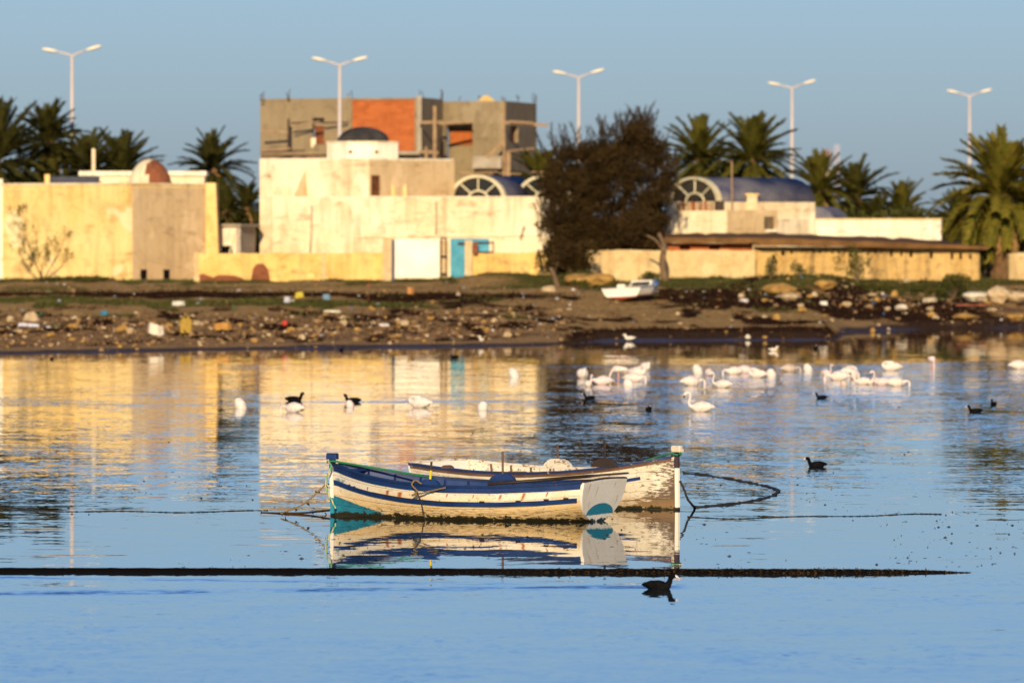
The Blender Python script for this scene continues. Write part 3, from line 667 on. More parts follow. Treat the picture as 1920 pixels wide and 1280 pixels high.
def seg(u0, u1, hl): wall_panel(mb, S0.lerp(S1, u0), S0.lerp(S1, u1), GZ0, ZP(466, 367), 0.22, hl)
for q in hz:
    if q[0] <= cur: continue
    seg(cur, q[0], []); seg(q[0], q[1], [(-.1, 1.1, q[2], q[3])]); cur = q[1]
seg(cur, 1.0, []); part('front_wall', mb, M['wall_shed'], h)
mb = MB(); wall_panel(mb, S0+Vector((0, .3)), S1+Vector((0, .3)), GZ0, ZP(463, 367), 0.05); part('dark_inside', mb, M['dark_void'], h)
mb = MB(); r0, r1 = [], []
N = 40
for i in range(N+1):
    px = lerp(1246, 1852, i/N); yb = lerp(457, 467.5, i/N) if px > 1414 else 455.5
    yt = lerp(442, 458, max(0, (px-1420)/430)**1.1) if px > 1420 else 442
    D0 = lerp(367.6, 366.0, i/N)-0.35+U(-.06, .06)
    r0.append((W(px, yb+U(-.5, .7), D0), W(px, yt+U(-1, 1)+4, D0+0.05), Vector((XP(px, D0)*1.03, D0+9, ZP(yt, D0)+0.12+U(-.05, .05)))))
vs_ = [p for q in r0 for p in q]+[Vector((q[0].x, q[0].y+9, q[0].z)) for q in r0]
fs = []
for i in range(N):
    a_ = 3*i; fs += [(a_, a_+3, a_+4, a_+1), (a_+1, a_+4, a_+5, a_+2)]; fs.append((a_+3, a_, 3*(N+1)+i, 3*(N+1)+i+1))
mb.add(vs_, fs); part('earth_roof', mb, M['earth_roof'], h)
mb = MB(); B0, B1 = P2(1252, 367.9), P2(1411, 367.9); ub = lambda px: upx(px, B0, B1)
wall_panel(mb, B0, B1, ZP(469, 368), ZP(456, 368), 0.2, [(ub(1274), ub(1294), ZP(467.5, 368), ZP(461.5, 368)), (ub(1330), ub(1350), ZP(467.5, 368), ZP(461.5, 368))]); part('brick_band', mb, M['brick'], h)
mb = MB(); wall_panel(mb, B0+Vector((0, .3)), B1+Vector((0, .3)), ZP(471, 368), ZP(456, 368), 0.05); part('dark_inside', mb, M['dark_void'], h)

# --- boundary walls along the beach
def bwall(name, label, segs, D0, D1, ytop0, ytop1, mat, posts, postmat, breaks=()):
    px0, px1 = segs; A_, B_ = P2(px0, D0), P2(px1, D1)
    t = thing(name, ((A_.x+B_.x)/2, (A_.y+B_.y)/2, GZ0), label, 'wall')
    n = max(2, int((px1-px0)/14)); mb = MB(); vs_ = []; fs = []
    dd = (B_-A_).normalized(); nn = Vector((-dd.y, dd.x))
    for i in range(n+1):
        p = A_.lerp(B_, i/n); zt = ZP(lerp(ytop0, ytop1, i/n), p.y)+U(-.025, .025)
        for q, zz in ((p, GZ0-0.4), (p, zt), (p+nn*0.22, zt+U(-.02, .02)), (p+nn*0.22, GZ0-0.4)): vs_.append((q.x, q.y, zz))
    for i in range(n):
        for j in range(3): fs.append((4*i+j, 4*i+j+1, 4*i+4+j+1, 4*i+4+j)[::-1])
    fs += [(0, 1, 2, 3), tuple(range(4*n, 4*n+4))[::-1]]
    mb.add(vs_, fs); part('wall_body', mb, mat, t)
    for px, w, extra in posts:
        p = on_wall(px, lerp(ytop0, ytop1, (px-px0)/(px1-px0)), A_, B_, 0.03); mb = MB()
        mb.box((p.x, p.y+0.12, (p.z+extra+GZ0-0.4)/2), (w, 0.36, p.z+extra-GZ0+0.4)); part('post', mb, postmat, t)
    return t, A_, B_
t, A_, B_ = bwall('garden_wall', 'low yellow garden wall between the yellow house and the gate pillar', (366, 718), 366.5, 365.0, 475, 474, M['wall_yellow'], [(607, 0.22, 0.02), (369, 0.25, 0.05)], M['wall_sand'])
for px, w_, y0_, y1_ in ((488, 0.45, 491, 522), (382, 0.5, 512, 524), (425, 0.9, 514, 524)):
    mb = MB(); p = on_wall(px, y1_, A_, B_, 0.006); z1 = ZP(y0_, p.y); n_ = 9; d_ = (B_-A_).normalized(); vs_ = []
    for i in range(n_): w = pi*i/(n_-1); vs_.append(Vector((p.x-d_.x*w_*cos(w)*(1+.2*R()), p.y-d_.y*w_*cos(w), lerp(p.z-0.2, z1, sin(w)*(0.85+.15*R())))))
    mb.add(vs_+[v+Vector((0, -0.012, 0)) for v in vs_], [tuple(range(n_, 2*n_))]+[(i, i+1, n_+i+1, n_+i) for i in range(n_-1)]); part('bare_brick_patch', mb, M['brick_dark'], t)
bwall('garden_wall', 'low yellow garden wall between the blue door and the dark tree', (884, 1033), 365.0, 365.5, 475, 474, M['wall_yellow'], [(1000, 0.15, -0.02)], M['wall_yellow'])
bwall('boundary_wall', 'sandy boundary wall with concrete posts behind the beached boat', (1098, 1416), 366.8, 366.0, 469, 469.5, M['wall_sand'], [(1140, 0.16, 0.02), (1198, 0.1, 0.0), (1248, 0.2, 0.02), (1300, 0.08, 0), (1352, 0.24, 0.02), (1411, 0.14, 0.01)], M['wall_sand'])
bwall('boundary_wall', 'short sandy wall behind the big palm at the right edge', (1893, 2000), 366, 367, 475, 470, M['wall_sand'], [(1930, 0.2, 0.0)], M['wall_sand'])
# --- gate with pillars
t = thing('gate_pillar', (XP(727, 365), 365, GZ0), 'tan masonry pillar left of the white gate', 'pillar')
mb = MB(); D = 364.4; mb.prism([(XP(717, D), D), (XP(734, D), D), (XP(734, D), D+.5), (XP(717, D), D+.5)], GZ0-.3, ZP(447, D), top=[(XP(718.5, D), D+.02), (XP(733, D), D+.02), (XP(733, D), D+.48), (XP(718.5, D), D+.48)]); part('shaft', mb, M['plaster_tan'], t)
mb = MB(); mb.box((XP(726, D), D+.25, ZP(446.5, D)), (0.5, .56, .06)); part('cap', mb, M['wall_sand'], t)
mb = MB(); mb.box((XP(737, D), D+.3, (GZ0+ZP(449, D))/2-.1), (0.14, .2, ZP(449, D)-GZ0+.2)); part('pillar_shade', mb, M['pillar_shade_dark'], t)  # dark strip added as the shaded right side of the pillar
t = thing('white_gate', (XP(782, 365), 365, GZ0), 'plain white sheet-metal gate between tan pillar and railings', 'gate')
mb = MB(); D = 364.8; cx = XP(782, D); zb, z1 = ZP(520, D), ZP(448, D); mb.box((cx, D, (zb+z1)/2), (XP(824, D)-XP(740, D), .05, z1-zb)); part('gate_leaf', mb, M['gate_white'], t)
for zz in (zb+0.25, z1-0.05): mb = MB(); mb.box((cx, D-.035, zz), (XP(824, D)-XP(740, D), .03, .05)); part('rail', mb, M['gate_white'], t)
for i in range(1, 5): mb = MB(); mb.box((lerp(XP(740, D), XP(824, D), i/5), D-.035, (zb+z1)/2+.09), (.02, .02, (z1-zb)*0.80)); part('rib', mb, M['gate_white'], t)
t = thing('railing', (XP(833, 365), 365, GZ0), 'narrow dark iron railing between white gate and blue door', 'railing')
mb = MB(); D = 364.9
for px in (827.5, 836):
    mb = MB(); mb.box((XP(px, D), D, (ZP(519, D)+ZP(447, D))/2), (.06, .06, ZP(447, D)-ZP(519, D))); part('upright', mb, M['dark_iron'], t)
for py in (446, 480, 513): mb = MB(); mb.box((XP(832, D), D, ZP(py, D)), (XP(838, D)-XP(825, D), .05, .07)); part('crossbar', mb, M['dark_iron'], t)
mb = MB(); mb.box((XP(832, D), D+.3, (ZP(522, D)+ZP(450, D))/2), (XP(843, D)-XP(826, D), .1, ZP(450, D)-ZP(522, D))); part('backing_pier', mb, M['plaster_tan'], t)
t = thing('blue_door', (XP(860, 365), 365, GZ0), 'faded blue metal door behind a short tan post', 'door')
mb = MB(); D = 365.6; z1 = ZP(447, D); mb.box((XP(866, D), D, (GZ0+z1)/2), (XP(888, D)-XP(845, D), .05, z1-GZ0)); part('door_leaf', mb, M['door_blue'], t)
mb = MB(); mb.box((XP(902, D), D+.1, (ZP(478, D)+z1)/2), (XP(917, D)-XP(886, D), .05, z1-ZP(478, D))); part('side_panel', mb, M['door_blue'], t)
mb = MB(); mb.box((XP(868, D), D-.05, ZP(457, D)), (.50, .05, .14)); part('lock_bar', mb, M['dark_iron'], t)
for py in (455, 473): mb = MB(); mb.box((XP(907, D), D-.02, ZP(py, D)), (.95, .05, .08)); part('hinge_bar', mb, M['dark_iron'], t)
mb = MB(); mb.box((XP(925, D), D-.02, ZP(464, D)), (.06, .05, .60)); part('hinge_post', mb, M['dark_iron'], t)
t = thing('gate_pillar', (XP(879, 365), 365, GZ0), 'short tan pillar in front of the blue door', 'pillar')
mb = MB(); D = 364.5; mb.box((XP(878.5, D), D+.2, (GZ0-.3+ZP(450.5, D))/2), (XP(886, D)-XP(872, D), .4, ZP(450.5, D)-GZ0+.3)); part('shaft', mb, M['plaster_tan'], t)
mb = MB(); mb.box((XP(891.5, D), D+.25, (ZP(476, D)+ZP(453, D))/2), (.22, .3, ZP(453, D)-ZP(476, D))); part('brick_stub', mb, M['brick_dark'], t)

# ------------------------------------------------------------------ street lamps along the road behind the houses
def lamp_at(px, yj, lab, sc, tilt):
    D = 335*400/(440-yj); X = XP(px, D); zj = ZP(yj, D)
    t = thing('street_lamp', (X, D, 1.9), lab, 'street lamp', 'double-armed street lamps along the road')
    mb = MB(); mb.tube([(X, D, 1.9), (X, D, zj)], [0.15, 0.085], 12); part('pole', mb, M['lamp_grey'], t, True)
    mb = MB(); mb.tube([(X, D, 1.9), (X, D, 2.5)], [0.2, 0.2], 12); part('base_sleeve', mb, M['lamp_grey'], t)
    for sgn in (-1, 1):
        ex, ez = 0.80, 0.28+0.05*sgn*tilt
        e = Vector((X+sgn*ex, D+0.15*sgn, zj+ez)); mb = MB()
        mb.tube([(X, D, zj-0.05), (X+sgn*0.1, D, zj+0.05), e], [0.07, 0.06, 0.045], 8); part('arm', mb, M['lamp_grey'], t, True)
        dirv = Vector((sgn*0.95, 0.12*sgn, 0.22+0.05*sgn*tilt)).normalized(); pts = []; rr = []
        for i in range(11):
            u_ = i/10; pts.append(e+dirv*(u_*0.88-0.06)); r_ = 0.04+0.125*(sin(pi*min(1, (0.05+u_*0.95)))**0.7)*(0.7+0.45*u_); rr.append((r_*1.25, r_*0.70))
        rr[-1] = (0.03, 0.02)
        mb = MB(); mb.tube(pts, rr, 12); hd = part('lamp_head', mb, M['lamp_head'], t, True)
        mb = MB(); mb.tube([p+Vector((0, 0, -0.055)) for p in pts[3:9]], [(.05, .03), (.10, .045), (.12, .05), (.12, .05), (.10, .045), (.05, .03)], 10); part('lens', mb, M['frame_cream'], hd, True)
lamp_at(135, 105, 'double street lamp rising behind the yellow house at far left', 1, 1)
lamp_at(637, 123, 'double street lamp standing in front of the unfinished house', 1, 0.3)
lamp_at(1085, 146, 'double street lamp rising out of the dark tree', 1, 0.8)
lamp_at(1485, 166, 'double street lamp at the palms beside the blue barrel roof', 1, 1)
lamp_at(1818, 181, 'double street lamp rising behind the big palm at far right', 1, 0.5)

# far tower with round tank
D = 1400; t = thing('water_tower', (XP(1549, D), D, 1.9), 'far round white and pink water tank above the palms', 'water tower')
mb = MB(); cz = ZP(292, D); r_ = 12*D/FPX; pts = [(XP(1549, D), D, cz-r_+2*r_*i/14) for i in range(15)]
mb.tube(pts, [max(.02, sqrt(max(0, r_*r_-(r_*(2*i/14-1))**2))) for i in range(15)], 20); k_ = NT('tank_paint'); xx = k_.sep(k_.pos)[2]
k_.color(k_.mix(k_.math('GREATER_THAN', k_.math('SINE', k_.math('MULTIPLY', xx, 4.2)), 0.2), (0.9, 0.72, 0.70), (0.80, 0.42, 0.40))); k_.rough(0.6); part('tank', mb, k_.mat, t, True)
mb = MB(); mb.tube([(XP(1549, D), D, 1.9), (XP(1549, D), D, cz-r_*.8)], [1.1, .8], 12); part('shaft', mb, M['plaster_white'], t)
D = 1420; t = thing('lattice_mast', (XP(1569, D), D, 1.9), 'far thin lattice mast beside the round tank', 'mast')
mb = MB(); z1 = ZP(273, D); xm = XP(1569, D)
for sx_ in (-.45, .45):
    for sy_ in (-.45, .45): mb.beam((xm+sx_, D+sy_, 1.9), (xm+sx_*.7, D+sy_*.7, z1), .16, .16)
part('mast_frame', mb, flat('mast_paint', (0.6, 0.5, 0.55), rough=0.6), t)
for i in range(14):
    mb = MB(); z_ = lerp(6, z1, i/13); z2_ = lerp(6, z1, (i+1)/14); mb.beam((xm-.42, D-.4, z_), (xm+.42, D-.4, z2_), .1, .1); part('brace', mb, M['lamp_grey'], t)

# ------------------------------------------------------------------ vegetation
def leafmat(name, c1, c2, c3=None, scale=0.9):
    k = NT(name); n1 = k.noise(k.pos, scale, 4, 0.6); n2 = k.noise(k.map(k.pos, loc=(3, 9, 4)), 6.0, 2, 0.5)
    c = k.mix(k.ramp(n1, [(0.35, 0), (0.65, 1)]), c1, c2)
    if c3: c = k.mix(k.ramp(n2, [(0.5, 0), (0.72, 0.8)]), c, c3)
    k.color(c); k.rough(0.7); k.spec(0.05)
    return k.mat
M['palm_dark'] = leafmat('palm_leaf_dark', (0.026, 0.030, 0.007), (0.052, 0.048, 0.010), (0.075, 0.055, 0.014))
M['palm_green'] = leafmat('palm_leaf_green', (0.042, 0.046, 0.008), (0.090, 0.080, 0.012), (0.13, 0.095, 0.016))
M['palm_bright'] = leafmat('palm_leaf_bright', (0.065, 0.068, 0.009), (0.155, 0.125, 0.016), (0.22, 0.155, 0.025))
M['palm_dry'] = leafmat('palm_leaf_dry', (0.19, 0.105, 0.035), (0.30, 0.18, 0.07), (0.10, 0.055, 0.02))
M['palm_trunk'] = flat('palm_trunk', (0.20, 0.115, 0.055), (0.09, 0.05, 0.025), 3, 0.95, 0.04, bscale=5)
M['bark'] = flat('bark', (0.15, 0.10, 0.06), (0.08, 0.05, 0.03), 3, 0.95, 0.02, bscale=9)
M['bark_pale'] = flat('bark_pale', (0.20, 0.13, 0.07), (0.09, 0.055, 0.03), 3, 0.95, 0.02, bscale=9)
M['tree_dark'] = leafmat('tamarisk_leaf', (0.026, 0.014, 0.005), (0.046, 0.027, 0.009), (0.044, 0.036, 0.010))
M['shrub'] = leafmat('shrub_leaf', (0.040, 0.048, 0.012), (0.075, 0.072, 0.018), (0.10, 0.08, 0.02))
M['grass'] = leafmat('grass_blade', (0.050, 0.062, 0.014), (0.105, 0.10, 0.026), (0.18, 0.14, 0.05), 0.3)

def palm(px, py_crown, D, ypx_r, mat, label, n=64, trunk=True, base_z=1.9, seed=0, low=-45, dry=6, spread=1.0, trunk_r=0.28):
    "date palm: py_crown is the photo row of the crown's heart, ypx_r the reach of the fronds in photo pixels"
    rr = random.Random(seed); c = W(px, py_crown, D); Lf = ypx_r*D/FPX
    t = thing('palm_tree', (c.x, c.y, base_z), label, 'palm tree', 'date palms behind the shore')
    if trunk:
        mb = MB(); k_ = 14; pts = []; rad = []
        for i in range(k_+1):
            u = i/k_; pts.append((c.x+0.12*sin(u*2.5), c.y, lerp(base_z-0.4, c.z+0.1, u))); rad.append(trunk_r*(1.12-0.25*u)*(1.0+0.10*(i % 2)))
        mb.tube(pts, rad, 10); part('trunk', mb, M['palm_trunk'], t)
    mb = MB(); spread *= rr.uniform(.75, 1.45); Lv = rr.uniform(.10, .22)
    for i in range(n+dry):
        isdry = i >= n
        u = (i+0.5)/n if not isdry else 1
        el = radians(lerp(86, low, u**1.15)) if not isdry else radians(rr.uniform(-84, -48))
        az = i*2.39996+rr.uniform(-.25, .25); L = Lf*rr.uniform(0.98-Lv, 0.98+Lv)*(0.92 if u < 0.12 else 1.0)*(0.75 if isdry else 1)
        droop = rr.uniform(0.6, 1.1)*(0.45+0.5*u)*spread; p = Vector(c)+Vector((0, 0, rr.uniform(-.25, .1))); K = 11; pts = [p.copy()]; dirs = []
        h2 = Vector((cos(az), sin(az), 0)); e_ = el
        for s_ in range(K):
            d = h2*cos(e_)+Vector((0, 0, sin(e_))); dirs.append(d); p = p+d*(L/K); pts.append(p.copy()); e_ = max(-pi/2+0.1, e_-droop*(0.05+0.13*s_/K))
        dirs.append(dirs[-1]); m_ = 1 if isdry else 0
        mb.tube(pts, [lerp(0.035, 0.008, q/K) for q in range(K+1)], 3, m_, cap=False)
        # leaflets
        nl = 44
        side = h2.cross(Vector((0, 0, 1)))
        for q in range(nl):
            f = 0.14+0.86*(q+rr.random()*0.5)/nl; x_ = f*K; i0 = min(K-1, int(x_)); b = pts[i0].lerp(pts[i0+1], x_-i0); d = dirs[i0]; upv = side.cross(d)
            if upv.z < 0: upv = -upv
            ll = Lf*0.23*(1-0.55*abs(f-0.45)/0.55)*rr.uniform(.8, 1.15)
            for sg in (-1, 1):
                ld = (d*0.75+side*sg*0.62+upv*rr.uniform(0.15, 0.5)).normalized(); wv = d.cross(ld).normalized().cross(ld)*(0.026+0.012*rr.random())*Lf*0.34
                tip = b+ld*ll+Vector((0, 0, -0.10*ll))
                mb.add([b-wv, b+wv, b.lerp(tip, .6)+wv*0.9, tip, b.lerp(tip, .6)-wv*0.9], [(0, 1, 2, 3, 4)], m_)
    part('crown', mb, [mat, M['palm_dry']], t)
    return t
palm(-8, 305, 395, 125, M['palm_dark'], 'dark palm half cut off by the left picture edge', seed=1, trunk_r=.25)
palm(92, 268, 398, 88, M['palm_dark'], 'tall dark palm beside the leftmost street lamp', seed=2, low=-70, n=72, dry=8)
palm(165, 320, 396, 80, M['palm_dark'], 'dark palm behind the vent pipe of the yellow house', seed=3)
palm(228, 330, 402, 92, M['palm_dark'], 'dark palm behind the broken brick dome', seed=4)
palm(398, 318, 400, 78, M['palm_dark'], 'rounded dark palm between yellow house and white house', seed=5, low=-75, n=80, dry=10)
palm(462, 392, 398, 58, M['palm_dark'], 'small dark palm above the pale shed', seed=6, low=-60)
palm(422, 398, 392, 52, M['palm_dark'], 'low dark palm directly behind the pale shed', seed=66, low=-60)
palm(1018, 345, 402, 78, M['palm_green'], 'green palm between unfinished house and dark tree', seed=7)
palm(1312, 300, 425, 86, M['palm_green'], 'palm left of its taller neighbour behind the barrel roof', seed=8, low=-55, n=74)
palm(1412, 302, 420, 96, M['palm_green'], 'broad palm rising behind the blue barrel roof', seed=9, low=-60, n=80)
palm(1370, 350, 428, 60, M['palm_dark'], 'lower palm filling the gap between the two broad palms', seed=10, low=-60)
palm(1537, 358, 430, 86, M['palm_green'], 'palm under the round water tank', seed=11, low=-60)
palm(1605, 372, 436, 84, M['palm_dark'], 'palm right of the lattice mast', seed=12, low=-60)
palm(1690, 400, 440, 72, M['palm_green'], 'small palm with thin fronds right of the mast', seed=13, low=-40, n=44)
palm(1648, 412, 434, 52, M['palm_dark'], 'low dark palm behind the white yard wall', seed=14, low=-60)
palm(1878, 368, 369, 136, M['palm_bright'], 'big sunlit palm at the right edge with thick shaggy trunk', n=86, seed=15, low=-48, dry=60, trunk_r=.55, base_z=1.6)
palm(1800, 412, 392, 66, M['palm_dark'], 'dark low palm behind the big sunlit palm', seed=16, low=-70)
palm(1930, 400, 385, 84, M['palm_dark'], 'dark palm cut off by the right picture edge', seed=17, low=-70)

def leafcloud(mb, rr, c, r, n, size, updir=0.5, m=0, aspect=0.28):
    for _ in range(n):
        v = Vector((rr.gauss(0, 1), rr.gauss(0, 1), rr.gauss(0, 1))).normalized()*(rr.random()**0.45)
        p = Vector(c)+Vector((v.x*r[0], v.y*r[1], v.z*r[2]))
        d = (Vector((v.x, v.y, v.z))*0.7+Vector((rr.uniform(-1, 1), rr.uniform(-1, 1), updir+rr.uniform(-.6, .6)))).normalized(); s_ = size*rr.uniform(.6, 1.4)
        w = d.cross(Vector((rr.uniform(-1, 1), rr.uniform(-1, 1), rr.uniform(-1, 1)))).normalized()*s_*aspect
        mb.add([p-w, p+d*s_*0.5+w*0.2-w, p+d*s_, p+d*s_*0.5+w], [(0, 1, 2, 3)], m)

# --- the big dark tree
rr = random.Random(21); D = 376
t = thing('dark_tree', (XP(1140, D), D, 1.9), 'large dark brown-green feathery tree beside the white house', 'tree')
tips = [(1060, 330, 40), (1040, 400, 34), (1035, 455, 26), (1075, 285, 30), (1100, 300, 38), (1105, 370, 48), (1150, 275, 30), (1150, 330, 48), (1160, 400, 52), (1200, 262, 26), (1205, 300, 40), (1210, 360, 46), (1215, 425, 40), (1240, 330, 26), (1250, 375, 24), (1095, 440, 46), (1140, 450, 44), (1190, 455, 40), (1232, 295, 20), (1180, 248, 16), (1212, 245, 16), (1132, 265, 16), (1048, 300, 22), (1232, 440, 18), (1030, 350, 18), (1070, 420, 40)]
mb = MB(); tr = Vector((XP(1140, D), D, 1.6))
limbs = []
for i in range(5):
    a_ = tr+Vector((U(-.5, .5), U(-.3, .3), 0)); e = W(1060+i*38, 400-30*(i % 2), D+U(-1, 1)); limbs.append(e)
    mb.tube(catmull([a_, a_.lerp(e, .5)+Vector((U(-.2, .2), 0, .1)), e], 5), [lerp(.22, .09, q/10) for q in range(11)], 7)
part('trunk', mb, M['bark'], t, True)
for tx, ty, tr_ in tips:
    mb = MB(); e = W(tx, ty, D+rr.uniform(-1.5, 1.5)); s_ = min(limbs, key=lambda q: (q-e).length); mb.tube(catmull([s_, s_.lerp(e, .5)+Vector((0, 0, -.1)), e], 4), [lerp(.07, .02, q/8) for q in range(9)], 5); part('limb', mb, M['bark'], t, True)
SIL = [(1024, 470), (1016, 430), (1030, 385), (1018, 345), (1034, 312), (1060, 288), (1095, 278), (1128, 264), (1150, 274), (1170, 264), (1184, 242), (1212, 238), (1226, 270), (1246, 286), (1258, 320), (1260, 352), (1246, 388), (1242, 440), (1236, 470), (1110, 474), (1060, 500)]
def inside(px, py):
    r_ = False; n_ = len(SIL)
    for i in range(n_):
        (x1, y1), (x2, y2) = SIL[i], SIL[(i+1) % n_]
        if (y1 > py) != (y2 > py) and px < (x2-x1)*(py-y1)/(y2-y1)+x1: r_ = not r_
    return r_
mb = MB(); got = 0
while got < 430:
    px, py = rr.uniform(1010, 1265), rr.uniform(235, 500)
    if not inside(px, py): continue
    got += 1; e = W(px, py, D+rr.uniform(-2.2, 2.2)); q_ = rr.uniform(.3, .62)
    leafcloud(mb, rr, e, (q_, q_, q_*.9), 130, 0.16, 0.9, aspect=.24)
for tx, ty, tr_ in tips:
    # feathery upward sprays on the outline
    for q in range(16):
        b_ = W(tx+rr.gauss(0, tr_*.7), ty+rr.gauss(0, tr_*.4), D+rr.uniform(-1.8, 1.8)); dv = Vector((rr.uniform(-.6, .5), rr.uniform(-.4, .4), 1)).normalized(); Ls = rr.uniform(.6, 1.3)
        for s_ in range(34):
            p = b_+dv*(Ls*s_/34)+Vector((rr.gauss(0, .07), rr.gauss(0, .07), 0))*(1-s_/40); w = Vector((rr.uniform(-1, 1), rr.uniform(-1, 1), rr.uniform(-.3, .3))).normalized()*.022; d2 = (dv+Vector((rr.uniform(-.7, .7), rr.uniform(-.7, .7), 0))).normalized()*.2
            mb.add([p-w, p+w, p+w*.3+d2, p-w*.3+d2], [(0, 1, 2, 3)])
part('crown', mb, M['tree_dark'], t)

def bush(name, label, px, py, r, D=None, n=700, mat='shrub', size=.12, cat='bush', up=0.6, grp=None):
    rr = random.Random(int(px*7+py)); p = on_ground(px, py) if D is None else W(px, py, D)
    t = thing(name, p, label, cat, grp); mb = MB()
    for i in range(7):
        a_ = i*0.9; e = p+Vector((r[0]*.6*cos(a_), r[1]*.5*sin(a_), r[2]*rr.uniform(.9, 1.6))); mb.tube([p+Vector((0, 0, -.1)), p.lerp(e, .5)+Vector((0, 0, .08)), e], [.03, .02, .008], 5)
    part('stem', mb, M['bark'], t)
    mb = MB()
    for i in range(8):
        c_ = p+Vector((rr.gauss(0, r[0]*.5), rr.gauss(0, r[1]*.4), r[2]*rr.uniform(.3, 1.4))); leafcloud(mb, rr, c_, (r[0]*.5, r[1]*.5, r[2]*.5), n//8, size, up)
    part('foliage', mb, M[mat], t); return t
bush('bush', 'dense green bush at the foot of the dark tree', 1072, 512, (1.05, .8, 1.0), n=2600, size=.17, mat='tree_dark')
bush('bush', 'dark bush at the left end of the sandy wall', 1040, 500, (.5, .5, .9), n=900, size=.18, mat='tree_dark')
bush('bush', 'round dark bush on the rubble below the big palm', 1786, 560, (.75, .6, .62), n=1800, size=.13)
bush('climbing_shrub', 'scrawny shrub against the middle of the slotted shed', 1608, 532, (.55, .3, 1.05), n=700, size=.14)
bush('climbing_shrub', 'thin shrub at the left end of the slotted shed', 1445, 524, (.25, .2, .75), n=420, size=.12)
bush('climbing_shrub', 'grey shrub second from the left on the slotted shed', 1500, 520, (.35, .2, .5), n=300, size=.12)
bush('bush', 'low green bush under the yellow house wall', 168, 529, (1.5, .5, .16), n=1300, size=.12, mat='shrub')
bush('bush', 'small bush beside the beached boat', 1082, 543, (.4, .3, .26), n=600, size=.1)
bush('bush', 'rounded weed clump right of the beached boat', 1215, 526, (.6, .4, .22), n=700, size=.1)
bush('bush', 'weed clump at the foot of the white gate', 842, 533, (.35, .3, .2), n=400, size=.1)
bush('bush', 'weed clump below the slotted shed, left of the round bush', 1735, 548, (.8, .5, .3), n=900, size=.11)
bush('bush', 'weed mound under the middle of the slotted shed', 1665, 548, (1.1, .6, .28), n=1200, size=.11)
# bare shrub at the yellow house
rr = random.Random(5); p = on_ground(80, 529); t = thing('bare_shrub', p, 'bare branching shrub in front of the yellow house wall', 'shrub')
mb = MB(); lf = MB()
def branch(b, d, L, r, lev):
    pts = [b]; q = b.copy(); dd = d.copy()
    for i in range(5):
        dd = (dd+Vector((rr.gauss(0, .13), rr.gauss(0, .1), .06))).normalized(); q = q+dd*(L/5); pts.append(q.copy())
    mb.tube(pts, [lerp(r, r*.4, i/5) for i in range(6)], 5)
    if lev > 0:
        for i in range(3): branch(pts[rr.choice([2, 3, 4])], (dd+Vector((rr.gauss(0, .5), rr.gauss(0, .4), .25))).normalized(), L*.55, r*.45, lev-1)
    else: leafcloud(lf, rr, q, (.12, .12, .22), 22, .10, .7)
for ang, L in ((-.75, 2.1), (-.35, 2.4), (-.15, 2.9), (.12, 1.2), (.55, 1.9), (.85, 1.6), (-1.1, 1.3)):
    branch(p+Vector((U(-.15, .15), 0, -.05)), Vector((sin(ang), U(-.1, .1), cos(ang))), L, .035, 2)
part('branches', mb, M['bark'], t, True); part('leaves', lf, M['shrub'], t)
# leaning tree trunk by the sandy wall
p = on_ground(1247, 526); t = thing('tree_stump', p, 'crooked pale trunk leaning against the sandy wall', 'trunk')
mb = MB(); mb.tube(catmull([p+Vector((.05, 0, -.2)), p+Vector((-.12, .05, .9)), p+Vector((-.05, .3, 1.7)), p+Vector((-.3, .4, 2.3))], 5), [lerp(.20, .09, i/15) for i in range(16)], 8); part('trunk', mb, M['bark_pale'], t, True)
mb = MB(); mb.tube(catmull([p+Vector((-.05, .1, 1.3)), p+Vector((-.4, .1, 1.9)), p+Vector((-.9, .2, 2.2))], 5), [lerp(.09, .04, i/10) for i in range(11)], 6); part('branch', mb, M['bark_pale'], t, True)
p = on_ground(1040, 538); t = thing('tree_stump', p, 'short pale leaning stump left of the dark tree', 'trunk')
mb = MB(); mb.tube(catmull([p+Vector((.2, 0, -.2)), p+Vector((0, 0, .45)), p+Vector((-.2, .1, .9))], 5), [lerp(.16, .09, i/10) for i in range(11)], 8); part('trunk', mb, M['bark_pale'], t, True)
# dark mass of far shrubs behind the wall on the right and behind the left palms
for nm, lab, pxa, pxb, py, D, hh in (('hedge', 'dark hedge behind the white yard wall', 1520, 1790, 408, 405, 1.9), ('hedge', 'dark hedge behind the yellow house roof', -20, 330, 345, 410, 1.6), ('hedge', 'dark hedge behind the pale shed', 395, 500, 420, 403, 2.8), ('hedge', 'dark hedge behind the big palm at the right', 1780, 2000, 425, 395, 2.6), ('hedge', 'dark hedge behind the right vault of the white house', 1030, 1280, 420, 396, 2.4)):
    rr = random.Random(int(pxa)+77); t = thing(nm, (XP((pxa+pxb)/2, D), D, 1.9), lab, 'hedge')
    mb = MB(); ld = MB(); n_ = int((pxb-pxa)/13)
    for i in range(n_):
        px = lerp(pxa, pxb, (i+rr.random())/n_); c_ = W(px, py, D+rr.uniform(-1, 1)); zt_ = c_.z+rr.uniform(-.4, .5)
        ld.tube([(c_.x, c_.y, 1.8), (c_.x+.1, c_.y, zt_-.3)], [.07, .04], 5)
        zz = zt_-.35
        while zz > zt_-hh: leafcloud(mb, rr, (c_.x, c_.y, zz), (.6, .6, .45), 110, .28, .5); zz -= .6
    part('stems', ld, M['bark'], t); part('foliage', mb, M['shrub'] if 'pale shed' not in lab else M['tree_dark'], t)

